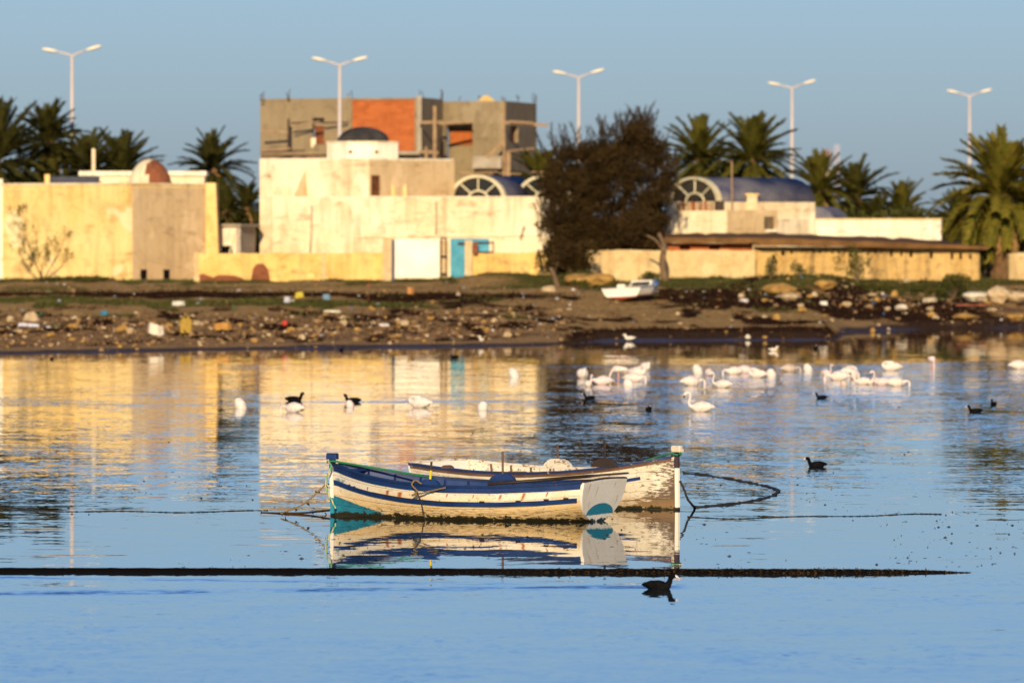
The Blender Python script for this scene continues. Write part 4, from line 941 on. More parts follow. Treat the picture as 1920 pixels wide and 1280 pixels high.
# ------------------------------------------------------------------ moored boats
def boat_paint(name, kind):
    "weathered hull paint; object coordinates: x forward from the stern, y to port, z up from the waterline"
    k = NT(name); x, y, z = k.sep(k.obj)[:3]
    n1 = k.noise(k.obj, 2.2, 6, 0.7); n2 = k.noise(k.map(k.obj, loc=(4, 2, 8)), 9, 5, 0.75); n3 = k.noise(k.map(k.obj, scale=(2.2, 5, 13)), 3.0, 5, 0.72)
    if kind == 'front':
        c = k.mix(k.ramp(n1, [(0.4, 0), (0.7, 0.7)]), (0.82, 0.74, 0.58), (0.70, 0.56, 0.34))
        c = k.mix(k.math('MULTIPLY', k.sm(k.math('SUBTRACT', k.math('ADD', 0.36, k.math('MULTIPLY', n1, 0.2)), z), 0.0, 0.26), 0.62), c, (0.72, 0.43, 0.09))
        # brown blistered patches low on the side
        lowm = k.sm(k.math('SUBTRACT', 0.24, z), 0.0, 0.16)
        c = k.mix(k.math('MULTIPLY', lowm, k.ramp(n3, [(0.50, 0), (0.58, 0.95)])), c, (0.15, 0.065, 0.018))
        # rust runs below the nails
        for rx, w, z1, L in ((3.33, 0.045, 0.425, 0.12), (3.08, 0.060, 0.405, 0.15), (1.30, 0.03, 0.40, 0.10), (0.92, 0.035, 0.43, 0.14), (0.55, 0.02, 0.45, 0.09), (2.2, 0.02, 0.40, 0.07), (1.75, 0.015, 0.39, 0.06), (3.75, 0.018, 0.46, 0.08)):
            d = k.math('DIVIDE', k.math('SUBTRACT', k.math('ADD', x, k.math('MULTIPLY', k.math('SUBTRACT', z, z1), 0.5)), rx), w)
            m_ = k.math('MULTIPLY', k.math('SUBTRACT', 1.0, k.sm(k.math('ABSOLUTE', d), 0.2, 1.1)), k.math('MULTIPLY', k.sm(z, z1-L, z1-L*.3), k.math('SUBTRACT', 1.0, k.sm(z, z1, z1+0.012))))
            m_ = k.math('MULTIPLY', m_, k.math('GREATER_THAN', y, 0.0))
            c = k.mix(k.math('MULTIPLY', m_, 0.95), c, (0.40, 0.10, 0.015))
        # teal antifouling wedge at the bow
        fx = k.math('MAXIMUM', k.math('SUBTRACT', 4.60, x), 0.0)
        top = k.math('SUBTRACT', 0.315, k.math('MULTIPLY', k.math('POWER', k.math('DIVIDE', fx, 1.15), 1.0), 0.26))
        tm = k.sm(k.math('ADD', k.math('SUBTRACT', top, z), k.math('MULTIPLY', k.math('SUBTRACT', n2, 0.5), 0.04)), -0.004, 0.006)
        tm = k.math('MULTIPLY', tm, k.math('SUBTRACT', 1.0, k.sm(fx, 0.95, 1.25)))
        teal = k.mix(k.ramp(n2, [(0.4, 0), (0.7, 1)]), (0.018, 0.20, 0.28), (0.008, 0.11, 0.17))
        c = k.mix(tm, c, teal)
        wl = 0.07
    else:
        c = k.mix(k.ramp(n1, [(0.38, 0), (0.66, 0.8)]), (0.74, 0.66, 0.50), (0.56, 0.44, 0.27))
        # bare dark wood spreading over the bow and the lower side
        bow = k.sm(x, 3.6, 4.75); low = k.sm(k.math('SUBTRACT', 0.36, z), 0.0, 0.30)
        m_ = k.math('ADD', k.math('MULTIPLY', bow, 0.40), k.math('MULTIPLY', low, 0.27))
        m_ = k.sm(k.math('ADD', m_, k.math('MULTIPLY', k.math('SUBTRACT', n3, 0.5), 1.3)), 0.26, 0.40)
        c = k.mix(k.math('MULTIPLY', m_, 0.93), c, (0.085, 0.046, 0.024))
        c = k.mix(k.math('MULTIPLY', k.sm(k.math('SUBTRACT', 0.24, z), 0.0, 0.2), 0.5), c, (0.35, 0.20, 0.07))
        wl = 0.05
    # chips down to grey wood
    c = k.mix(k.ramp(k.noise(k.map(k.obj, scale=(1, 1, 2.2), loc=(1, 5, 2)), 16, 4, 0.75), [(0.60, 0), (0.64, 0.8)]), c, (0.17, 0.10, 0.05))
    # weed and slime at the waterline
    zz = k.math('SUBTRACT', k.math('ADD', wl, k.math('MULTIPLY', k.math('SUBTRACT', n2, 0.5), 0.26)), z)
    c = k.mix(k.sm(zz, -0.004, 0.012), c, k.mix(n3, (0.008, 0.007, 0.004), (0.045, 0.036, 0.010)))
    k.color(c); k.rough(0.55); k.spec(0.35)
    uv = k.n('ShaderNodeUVMap'); v = k.sep(uv.outputs[0])[1]
    pl = k.math('PINGPONG', k.math('MULTIPLY', v, 8.0), 0.5)
    hgt = k.math('ADD', k.math('MULTIPLY', k.sm(pl, 0.0, 0.07), 0.5), k.math('MULTIPLY', n2, 0.35))
    k.bump(hgt, 0.012)
    return k.mat
def worn(name, col, col2, wood, amt=0.64, rough=0.5):
    k = NT(name); n1 = k.noise(k.obj, 3, 5, 0.7); n2 = k.noise(k.map(k.obj, loc=(2, 7, 1), scale=(1, 1, 1.8)), 11, 5, 0.75)
    c = k.mix(k.ramp(n1, [(0.35, 0), (0.7, 1)]), col, col2); c = k.mix(k.ramp(n2, [(amt, 0), (amt+.03, 0.9)]), c, wood)
    k.color(c); k.rough(rough); k.spec(0.35); k.bump(n2, 0.006); return k.mat
M['boat_blue'] = worn('boat_blue', (0.012, 0.042, 0.155), (0.006, 0.022, 0.085), (0.05, 0.03, 0.02), 0.63)
M['boat_blue_dark'] = worn('boat_blue_dark', (0.008, 0.028, 0.10), (0.004, 0.014, 0.055), (0.06, 0.035, 0.02), 0.60)
M['boat_teal'] = worn('boat_teal', (0.02, 0.23, 0.32), (0.012, 0.15, 0.22), (0.25, 0.22, 0.16), 0.66)
M['boat_white'] = worn('boat_white', (0.82, 0.75, 0.60), (0.68, 0.58, 0.40), (0.12, 0.08, 0.05), 0.62)
M['boat_white_chip'] = worn('boat_white_chipped', (0.78, 0.70, 0.55), (0.62, 0.50, 0.34), (0.11, 0.065, 0.035), 0.565)
M['boat_brown'] = worn('boat_brown', (0.17, 0.09, 0.05), (0.085, 0.045, 0.03), (0.42, 0.34, 0.24), 0.63)
M['boat_rim_rear'] = worn('boat_rim_rear', (0.012, 0.04, 0.14), (0.03, 0.03, 0.06), (0.45, 0.34, 0.22), 0.63)
M['boat_wood'] = worn('boat_wood', (0.14, 0.085, 0.05), (0.07, 0.04, 0.025), (0.04, 0.025, 0.015), 0.6)
M['boat_wood_dark'] = worn('boat_wood_dark', (0.035, 0.022, 0.014), (0.02, 0.012, 0.008), (0.10, 0.06, 0.03), 0.66)
k = NT('boat_inner_rear'); n2 = k.noise(k.map(k.obj, scale=(1, 1, 1.8)), 11, 5, 0.75)
c = k.mix(k.sm(k.math('ADD', k.sep(k.obj)[0], n2), 3.4, 3.5), (0.76, 0.68, 0.52), (0.015, 0.06, 0.19)); k.color(k.mix(k.ramp(n2, [(.56, 0), (.59, .9)]), c, (.10, .06, .035))); k.rough(.6); M['boat_inner_rear'] = k.mat
M['pin_yellow'] = flat('pin_yellow', (0.70, 0.46, 0.03), rough=0.5)
M['bright_red'] = flat('bright_red', (0.5, 0.03, 0.03), rough=0.5)
BL = 4.6
BG = [(0, .66), (.12, .72), (.25, .77), (.42, .80), (.55, .77), (.68, .68), (.78, .55), (.86, .41), (.92, .27), (.97, .12), (1, .03)]
ZG = [(0, .60), (.12, .555), (.3, .515), (.5, .51), (.66, .545), (.8, .61), (.9, .685), (1, .775)]
ZK = [(0, -.05), (.15, -.16), (.4, -.26), (.8, -.28), (1, -.30)]
def cub(tab, t):
    # smooth interpolation of the tables
    e = 0.03; return (interp(tab, max(0, t-e))+2*interp(tab, t)+interp(tab, min(1, t+e)))/4
def hp(t, s, side, inset=0.0):
    bgv = max(0.012, cub(BG, t)-inset); zg = cub(ZG, t); zk = cub(ZK, t); w = sstep(.35, 1.0, t)
    g = (1-w)*(1-(1-s)**3)**.85+w*s**.72
    x = BL*t*0.995+(1-s)*0.15*(1-t)**6-(1-s)*0.03*t**8
    return Vector((x, side*bgv*g, lerp(zk, zg, s)))
def s_at(t, z):
    zg = cub(ZG, t); zk = cub(ZK, t); return (z-zk)/(zg-zk)
def hn(t, s, side):
    a_ = hp(min(1, t+.01), s, side); b_ = hp(max(0, t-.01), s, side); d = a_-b_; n = Vector((d.y, -d.x, 0))
    if n.y*side < 0: n = -n
    return n.normalized()
def strip(t0, t1, top, bot, off, side, n=44, thick=0.03):
    "band on the hull between top and bot below the sheer, standing off by off"
    mb = MB(); vs_ = []; fs = []
    for i in range(n+1):
        t = lerp(t0, t1, i/n); zg = cub(ZG, t)
        for zo, o_ in ((top, off), (bot, off), (bot, off-thick), (top, off-thick)):
            z = zg-zo; s_ = s_at(t, z); p = hp(t, min(1, s_), side); p.z = z; vs_.append(p+hn(t, min(1, s_), side)*o_)
    for i in range(n):
        for j in range(4): fs.append((4*i+j, 4*i+(j+1) % 4, 4*i+4+(j+1) % 4, 4*i+4+j))
    fs += [(0, 1, 2, 3), tuple(range(4*n, 4*n+4))]
    mb.add(vs_, fs); return mb
def hull_mesh(root, mat):
    nt_, ns_ = 64, 18; mb = MB(); idx_ = {}
    for i in range(nt_+1):
        for j in range(-ns_, ns_+1):
            t = i/nt_; s_ = abs(j)/ns_; idx_[i, j] = len(mb.v); mb.v.append(tuple(hp(t, s_**1.2, 1 if j >= 0 else -1)))
    for i in range(nt_):
        for j in range(-ns_, ns_): mb.f.append((idx_[i, j], idx_[i, j+1], idx_[i+1, j+1], idx_[i+1, j])); mb.m.append(0)
    o = part('hull', mb, mat, root, True)
    uv = o.data.uv_layers.new(name='UVMap'); inv = {v: k_ for k_, v in idx_.items()}
    for lp in o.data.loops:
        i, j = inv[lp.vertex_index]; uv.data[lp.index].uv = (i/nt_, abs(j)/ns_)
    return o
def block(mb, c, L, H, Wd, rz):
    "hump-shaped rowlock block"
    prof = [(-.5, 0), (-.46, .35), (-.34, .72), (-.2, .95), (0, 1), (.2, .95), (.34, .72), (.46, .35), (.5, 0)]
    M_ = Matrix.Rotation(rz, 3, 'Z'); n = len(prof); vs_ = [Vector(c)+M_ @ Vector((x*L, y, z*H)) for y in (-Wd/2, Wd/2) for x, z in prof]
    fs = [tuple(range(n)), tuple(range(n, 2*n))[::-1]]+[(i, n+i, n+(i+1) % n, (i+1) % n) for i in range(n)]
    mb.add(vs_, fs)
def make_boat(kind, loc, heading, heel, trim, label):
    r = thing('rowing_boat', loc, label, 'boat', None, world_parts=False)
    r.rotation_euler = (radians(heel), radians(trim), heading)
    F = kind == 'front'
    hull_mesh(r, boat_paint('hull_paint_'+kind, kind))
    # transom
    n = 20; mb = MB(); vs_ = [hp(0, (abs(j)/n)**1.2, 1 if j >= 0 else -1) for j in range(-n, n+1)]
    top = [Vector((lerp(vs_[-1].x, vs_[0].x, i/8), lerp(vs_[-1].y, vs_[0].y, i/8), vs_[0].z+0.022*sin(pi*i/8))) for i in range(1, 8)]
    ring = vs_+top; off = Vector((-0.035, 0, 0)); m_ = len(ring)
    mb.add([p+off for p in ring]+[p+Vector((0.03, 0, 0)) for p in ring], [tuple(range(m_)), tuple(range(m_, 2*m_))[::-1]]+[(i, m_+i, m_+(i+1) % m_, (i+1) % m_) for i in range(m_)])
    k = NT('transom_paint_'+kind); x, y, z = k.sep(k.obj)[:3]; n1 = k.noise(k.obj, 3, 5, .7); n2 = k.noise(k.obj, 14, 5, .75)
    c = k.mix(k.ramp(n1, [(0.4, 0), (0.7, 0.6)]), (0.80, 0.75, 0.64), (0.66, 0.58, 0.44))
    if F:
        q = k.math('ADD', k.math('POWER', k.math('DIVIDE', k.math('ADD', y, 0.0), 0.42), 2.0), k.math('POWER', k.math('DIVIDE', k.math('SUBTRACT', z, 0.10), 0.17), 2.0))
        q = k.math('ADD', q, k.math('MULTIPLY', k.math('SUBTRACT', n2, .5), .25))
        tm = k.math('MULTIPLY', k.math('SUBTRACT', 1.0, k.sm(q, .96, 1.02)), k.sm(k.math('ADD', z, k.math('MULTIPLY', k.math('SUBTRACT', n2, .5), .08)), .095, .105))
        c = k.mix(tm, c, k.mix(n2, (0.02, 0.24, 0.34), (0.012, 0.15, 0.22)))
        for ry, w, z1, L in ((.46, .014, .57, .20), (.20, .013, .52, .24), (-.33, .012, .55, .08), (.38, .010, .30, .14), (-.47, .012, .36, .2)):
            d = k.math('DIVIDE', k.math('SUBTRACT', k.math('SUBTRACT', y, k.math('MULTIPLY', k.math('SUBTRACT', z1, z), .25)), ry), w)
            mm = k.math('MULTIPLY', k.math('SUBTRACT', 1.0, k.sm(k.math('ABSOLUTE', d), .3, 1.3)), k.math('MULTIPLY', k.sm(z, z1-L, z1-L*.2), k.math('SUBTRACT', 1.0, k.sm(z, z1, z1+.01))))
            c = k.mix(k.math('MULTIPLY', mm, .75), c, (0.42, 0.17, 0.03))
    c = k.mix(k.ramp(k.noise(k.obj, 20, 4, .75), [(0.66, 0), (0.69, .8)]), c, (0.12, .08, .05))
    zz = k.math('SUBTRACT', k.math('ADD', .035, k.math('MULTIPLY', k.math('SUBTRACT', n2, .5), .28)), z)
    c = k.mix(k.sm(zz, -.004, .01), c, (0.015, .03, .028))
    k.color(c); k.rough(.55); k.bump(n2, .006)
    part('transom', mb, k.mat, r)
    mb = MB(); cap = [vs_[-1]]+top+[vs_[0]]; mb.tube([p+Vector((0, 0, .008)) for p in cap], (.042, .018), 8); part('transom_cap', mb, M['boat_wood_dark'] if F else M['boat_white_chip'], r, True)
    # inside planking, floor, thwarts
    mb = MB(); nt_, s0 = 48, .38
    for side in (-1, 1):
        base = len(mb.v)
        for i in range(nt_+1):
            t = lerp(.012, .985, i/nt_)
            for j in range(7):
                p = hp(t, lerp(s0, 1, j/6), side, .045); mb.v.append((p.x, p.y, p.z-.002))
        for i in range(nt_):
            for j in range(6): mb.f.append((base+i*7+j, base+i*7+j+1, base+i*7+8+j, base+i*7+7+j)); mb.m.append(0)
    part('inner_planking', mb, M['boat_blue'] if F else M['boat_inner_rear'], r, True)
    mb = MB(); vs_ = []
    for side in (1, -1):
        rngt = range(nt_+1) if side == 1 else range(nt_, -1, -1)
        for i in rngt: p = hp(lerp(.012, .985, i/nt_), s0+.01, side, .045); vs_.append((p.x, p.y, hp(.4, s0+.01, 1).z*0+.05 if False else p.z+.004))
    m_ = nt_+1; mb.add(vs_, [(i, i+1, 2*m_-2-i, 2*m_-1-i) for i in range(m_-1)]); part('floor', mb, M['boat_wood'], r)
    for t in (.22, .48, .72):
        a_ = hp(t, .86, 1, .05); mb = MB(); mb.box((a_.x, 0, a_.z), (.20, 2*a_.y, .035)); part('thwart', mb, M['boat_blue'] if F else M['boat_brown'], r)
    for i in range(11):
        t = .1+.8*i/10
        for side in (-1, 1):
            mb = MB(); mb.tube([hp(t, s_, side, .06) for s_ in (.42, .6, .8, .98)], .018, 5); part('rib', mb, M['boat_blue_dark'] if F else M['boat_brown'], r)
    # gunwales, sheer strakes, rubbing strakes
    for side in (1, -1):
        nm_ = [M['boat_blue_dark'], M['boat_brown']][0 if F else 1]
        if not F: nm_ = M['boat_white_chip'] if side == 1 else M['boat_rim_rear']
        part('gunwale', strip(.0, .992, -.022, .012, .028, side, thick=.085), nm_, r)
        part('sheer_strake', strip(.004, .992, .013, .090 if F else .055, .012, side, thick=.02), M['boat_blue'] if F else M['boat_brown'], r)
        if F: part('rubbing_strake', strip(.012, .99, .222, .290, .026, side, thick=.035), M['boat_blue'], r)
        else: part('rubbing_strake', strip(.02, .90, .20, .245, .014, side, thick=.02), M['boat_blue'], r)
        if F and side == 1:
            for t in (.35, .22, .12, .05): 
                mb = MB(); p = hp(t, s_at(t, cub(ZG, t)-.215), side)+hn(t, .7, side)*.03; mb.box(p, (.07, .03, .025)); part('wood_cleat', mb, M['boat_wood_dark'], r)
            part('worn_batten', strip(.40, .80, .218, .228, .030, side, thick=.03), M['boat_wood_dark'], r)
            for t in (.905, .88): 
                mb = MB(); p = hp(t, s_at(t, cub(ZG, t)-.22), side)+hn(t, .7, side)*.035; mb.box(p, (.03, .03, .035)); part('wood_cleat', mb, M['boat_blue_dark'], r)
    # stem post
    zt_ = .80; mb = MB(); e_ = .03 if F else .008; mb.prism([(BL-.035, -.035), (BL+e_, -.022), (BL+e_, .022), (BL-.035, .035)], -.32, zt_, top=[(BL-.03, -.035), (BL+e_+.015, -.022), (BL+e_+.015, .022), (BL-.03, .035)])
    k = NT('stem_paint_'+kind); z = k.sep(k.obj)[2]; n2 = k.noise(k.obj, 12, 4, .7)
    zn = k.math('ADD', z, k.math('MULTIPLY', k.math('SUBTRACT', n2, .5), .03))
    if F:
        c = k.mix(k.sm(zn, .70, .71), k.mix(k.sm(zn, .265, .275), (0.02, .25, .36), (.85, .79, .66)), (.01, .035, .13))
    else: c = k.mix(k.sm(zn, .60, .62), (.84, .77, .62), (.05, .03, .035))
    c = k.mix(k.math('SUBTRACT', 1.0, k.sm(zn, .03, .05)), c, (.012, .01, .006)); k.color(c); k.rough(.5); part('stem', mb, k.mat, r)
    mb = MB(); mb.box((BL-.0, 0, zt_+.02), (.075, .07, .07)); part('stem_neck', mb, M['boat_wood_dark'], r)
    mb = MB(); hx, hy, z0 = .085, .055, zt_+.045; b_ = .014
    poly = [(BL-hx+b_, -hy), (BL+hx-b_, -hy), (BL+hx, -hy+b_), (BL+hx, hy-b_), (BL+hx-b_, hy), (BL-hx+b_, hy), (BL-hx, hy-b_), (BL-hx, -hy+b_)]
    mb.prism(poly, z0, z0+.075); mb.prism(poly, z0+.0751, z0+.092, top=[((x_-BL)*.86+BL, y_*.8) for x_, y_ in poly]); part('stem_head', mb, M['boat_blue'] if F else M['boat_white_chip'], r)
    # breasthook
    mb = MB(); pts_ = [hp(t, 1, 1, .02) for t in (.90, .94, .97, .99)]+[hp(t, 1, -1, .02) for t in (.99, .97, .94, .90)]
    mb.prism([(p.x, p.y) for p in pts_], cub(ZG, .95)-.06, cub(ZG, .95)-.03); part('breasthook', mb, M['boat_blue'], r)
    return r
sb, bb = water_at(1133, 977), water_at(632, 966.5)
fb = make_boat('front', (sb.x, sb.y, 0.0), atan2(bb.y-sb.y, bb.x-sb.x), -1.2, 0.0, 'blue and white wooden rowing boat with raised blue stem, moored in front')
BL_s = 1.0
def boat_local(root, v): 
    bpy.context.view_layer.update(); return root.matrix_world @ Vector(v)
def rowlock(root, t, side, pin_h, mat, pinmats, L=.34, H=.085, lean=0.0):
    p = hp(t, 1, side, .0); mb = MB(); d = hp(t+.02, 1, side)-hp(t-.02, 1, side); rz = atan2(d.y, d.x)
    block(mb, (p.x, p.y, p.z+.015), L, H, .07, rz); b_ = part('rowlock_block', mb, mat, root)
    z0 = p.z+H
    for i, (m_, f0, f1) in enumerate(pinmats):
        mb = MB(); mb.tube([(p.x+lean*f0, p.y, z0+pin_h*f0-.03), (p.x+lean*f1, p.y, z0+pin_h*f1-.03)], .017, 8); part('thole_pin', mb, m_, b_)
rowlock(fb, .545, 1, .30, M['boat_blue'], [(M['pin_yellow'], 0, .58), (M['boat_wood_dark'], .58, 1)], lean=-.03)
rowlock(fb, .465, -1, .38, M['boat_blue'], [(M['boat_wood'], 0, 1)], L=.42, H=.10)
# number painted at the bow
cu = bpy.data.curves.new('registration_number', 'FONT'); cu.body = '1681 AC'; cu.size = .085; cu.extrude = .001; cu.space_character = 0.9
ft = bpy.data.objects.new('registration_number', cu); C.objects.link(ft); ft.parent = fb
k = NT('number_paint'); k.color((.10, .25, .36)); k.rough(.6); num_mat = k.mat
pa, pb = hp(.983, s_at(.983, .60), 1), hp(.925, s_at(.925, .56), 1); xd = (pb-pa).normalized(); nn = hn(.95, .8, 1); yd = nn.cross(xd).normalized()
if yd.z < 0: yd = -yd
nn = xd.cross(yd).normalized()
pa = pa+nn*.012+yd*(-.075)
NM_ = Matrix(((xd.x, yd.x, nn.x, pa.x), (xd.y, yd.y, nn.y, pa.y), (xd.z, yd.z, nn.z, pa.z), (0, 0, 0, 1)))
bpy.context.view_layer.update()
nm_me = bpy.data.meshes.new_from_object(ft); bpy.data.objects.remove(ft)
nm_me.materials.clear(); nm_me.materials.append(num_mat); nm_me.transform(NM_)
ft = bpy.data.objects.new('registration_number', nm_me); C.objects.link(ft); ft.parent = fb
# rear boat
bb2, sb2 = water_at(1272, 955.5), water_at(823, 940.5)
hd2 = atan2(bb2.y-sb2.y, bb2.x-sb2.x); dv = Vector((cos(hd2), sin(hd2)))
rb = make_boat('rear', (bb2.x-dv.x*BL*1.09, bb2.y-dv.y*BL*1.09, 0.0), hd2, 1.5, 0.0, 'weathered white wooden boat with peeling brown bow, moored behind')
rb.scale = (1.09, 1.02, 1.05)
rowlock(rb, .36, 1, .26, M['boat_white_chip'], [(M['boat_wood'], 0, 1)], L=.50, H=.12)
rowlock(rb, .80, -1, .30, M['boat_wood_dark'], [(M['boat_wood_dark'], 0, 1)], L=.42, H=.13)
rowlock(rb, .18, -1, .02, M['boat_brown'], [(M['boat_wood_dark'], 0, 1)], L=.22, H=.05)

# oar lying across the front boat's stern
a_ = boat_local(fb, hp(.36, 1, 1)+Vector((0, -.25, .03))); b_ = boat_local(fb, hp(.02, 1, -1)+Vector((-.12, -.05, .085)))
t = thing('oar', a_, 'dark wooden oar lying across the stern of the front boat', 'oar')
mb = MB(); mb.tube([a_, a_.lerp(b_, .7)], [.022, .026], 8); part('shaft', mb, M['boat_wood_dark'], t, True)
mb = MB(); mb.tube([a_.lerp(b_, .7), a_.lerp(b_, .78), a_.lerp(b_, .98), b_], [(.03, .026), (.055, .018), (.07, .014), (.05, .01)], 8); part('blade', mb, M['boat_wood_dark'], t, True)

# ropes
def ropemat(name, c1, c2, freq=60):
    k = NT(name); w = k.n('ShaderNodeTexWave'); w.inputs['Scale'].default_value = freq; w.inputs['Distortion'].default_value = 2.0; k.l(k.obj, w.inputs['Vector'])
    k.color(k.mix(w.outputs['Fac'], c1, c2)); k.rough(.85); k.bump(w.outputs['Fac'], .004); return k.mat
M['rope_green'] = ropemat('rope_green', (.02, .22, .07), (.03, .32, .13))
M['rope_mixed'] = ropemat('rope_mixed', (.03, .30, .10), (.60, .45, .25), 6)
M['rope_tan'] = ropemat('rope_tan', (.38, .26, .10), (.22, .14, .06))
M['rope_dark'] = ropemat('rope_dark', (.02, .022, .02), (.05, .04, .025))
M['weed'] = flat('wet_weed', (.022, .014, .006), (.06, .035, .012), 8, .6)
def rope(label, pts, r, mat, n=10, name='rope', jitter=0.0, extra=None):
    pts = [Vector(p) for p in pts]; base = pts[0].copy(); t = thing(name, base, label, 'rope'); P_ = catmull(pts, n)
    if name == 'rope' and n >= 60: P_ = [p+Vector((0, .55*sin(p.x*1.3)+.35*sin(p.x*3.1+1), 0)) for p in P_]
    if jitter: P_ = [p+Vector((U(-1, 1), U(-1, 1), U(-.4, .4)))*jitter for p in P_]
    mb = MB(); mb.tube(P_, r, 7); part('strand', mb, mat, t, True)
    if extra: extra(t, P_)
    return t
def tufts(nm, mat, every, size):
    def f(t, P_):
        for i in range(0, len(P_), every):
            mb = MB(); rr = random.Random(i); leafcloud(mb, rr, P_[i]+Vector((0, 0, -.01)), (.04, .03, .015), 6, size, -.3); part(nm, mb, mat, t)
    return f
def FB(x, y, z): return boat_local(fb, (x, y, z))
def RB(x, y, z): return boat_local(rb, (x, y, z))
h1 = FB(BL, .05, .80)
DB = 111.5
rope('green rope knotted round the blue stem head and running along the gunwale', [FB(BL+.06, .06, .80), FB(BL-.06, .07, .82), FB(BL-.2, .02, .795), FB(BL-.8, -.12, .70), FB(BL-1.5, -.05, .62), FB(BL-1.95, .35, .60), FB(BL-2.05, .72, .60)], .016, M['rope_green'])
rope('green and white rope hanging from the blue stem to the water', [FB(BL+.05, .06, .82), W(621, 874, DB), W(614, 893, DB), W(611, 907, DB), W(615, 925, DB), W(622, 938, DB), W(629, 953, DB)], .014, M['rope_mixed'])
rope('tan mooring rope stretched from the hanging rope down to the water', [W(611, 907, DB), W(597, 921, DB), W(570, 944, DB), W(548, 954, DB), W(526, 962.5, DB)], .012, M['rope_tan'], extra=tufts('weed_tuft', M['weed'], 9, .05))
rope('weedy dark line just above the water left of the blue bow', [W(490, 961, 113), W(530, 962, 112.5), W(570, 961, 112.4), W(600, 958, 112.3), W(629, 955, 112)], .016, M['weed'], extra=tufts('weed_tuft', M['weed'], 8, .05))
rope('frayed tan cord tied round the near rowlock of the front boat', [FB(2.62, .80, .55), FB(2.70, .86, .60), FB(2.74, .87, .53), FB(2.66, .86, .44), FB(2.74, .86, .38), FB(2.52, .85, .43), FB(2.2, .83, .50)], .013, M['rope_tan'], jitter=.006)
rope('thin cord hanging down the front boat side into the water', [FB(2.66, .87, .42), FB(2.60, .86, .30), FB(2.60, .80, .12), FB(2.56, .74, -.06)], .008, M['rope_dark'], jitter=.004)
rope('green rope round the white stem head, running into the rear boat', [RB(BL+.05, -.05, .80), RB(BL-.05, -.06, .82), RB(BL-.02, .05, .79), RB(BL+.05, .0, .82), RB(BL-.15, .0, .81), RB(BL-.6, .18, .73), RB(BL-1.1, .20, .62), RB(BL-1.5, -.2, .56)], .016, M['rope_green'])
rope('tan rope bundle hanging inside the bow of the rear boat', [RB(BL-.1, .02, .80), RB(BL-.2, -.02, .72), RB(BL-.16, .03, .66), RB(BL-.28, 0, .70), RB(BL-.2, .05, .60)], .016, M['rope_tan'], jitter=.008)
rope('dark mooring rope from the rear bow down into the water', [RB(BL+.04, 0, .42), W(1283, 918, 114), W(1289, 934, 114), W(1298, 946, 114.2), water_at(1304, 951)], .018, M['rope_dark'], jitter=.004)
def fl(px, py, z=.004): p = water_at(px, py); p.z = z; return p
rope('floating dark rope loop trailing on the water beside the rear boat', [fl(1281, 887), fl(1330, 892), fl(1375, 899), fl(1410, 906), fl(1445, 914), fl(1459, 921), fl(1448, 930), fl(1415, 938), fl(1370, 945), fl(1304, 951)], .022, M['rope_dark'], jitter=.03, extra=tufts('weed_tuft', M['weed'], 6, .045))
rope('thin floating line on the water left of the boats', [fl(-30, 955), fl(120, 956), fl(300, 958), fl(500, 961)], .007, M['rope_dark'], n=60, jitter=.012)
rope('thin floating line on the water right of the boats', [fl(1290, 968.5), fl(1450, 968), fl(1620, 967), fl(1770, 967.5)], .007, M['rope_dark'], n=60, jitter=.012)
rope('frayed pale cord end beside the mooring rope', [W(592, 897, DB), W(600, 902, DB), W(611, 906, DB), W(603, 900, DB), W(595, 902, DB)], .005, M['rope_tan'])

# floating boom in front of the boats
P_ = [fl(-60, 1071, .0), fl(300, 1071.5, .0), fl(700, 1072, .0), fl(1100, 1073, .0), fl(1400, 1073.5, .0), fl(1600, 1073.5, -.004), fl(1720, 1073, -.018), fl(1818, 1073, -.043)]
t = thing('floating_boom', P_[0], 'long dark weed-grown boom floating across the water before the boats', 'boom')
pp = catmull(P_, 60); N_ = len(pp); mb = MB()
rad = [(.052+.004*sin(i*.6)*R()+(.006 if .42 < i/N_ < .95 else 0)*R()) for i in range(N_)]
mb.tube(pp, rad, 10); k = NT('boom_surface'); x = k.sep(k.pos)[0]; n1 = k.noise(k.pos, 5, 5, .75); n2 = k.noise(k.map(k.pos, scale=(1, 1, 3)), 26, 4, .7)
c = k.mix(k.math('MULTIPLY', k.sm(x, -1.5, 1.8), k.ramp(n2, [(.56, 0), (.66, .95)])), (.004, .003, .003), (.13, .072, .012)); c = k.mix(k.ramp(n1, [(.62, 0), (.7, .6)]), c, (.03, .02, .006)); k.color(c); k.rough(.85); k.spec(.03); k.bump(n2, .02)
part('float_tube', mb, k.mat, t, True)
mb = MB(); rr = random.Random(3)
for i in range(0, N_):
    if rr.random() < (.04 if i/N_ < .4 else .15): leafcloud(mb, rr, pp[i]+Vector((rr.uniform(-.1, .1), 0, rad[i]*.8)), (.12, .05, .008), 5, .03, .1)
part('weed_fringe', mb, M['weed'], t)

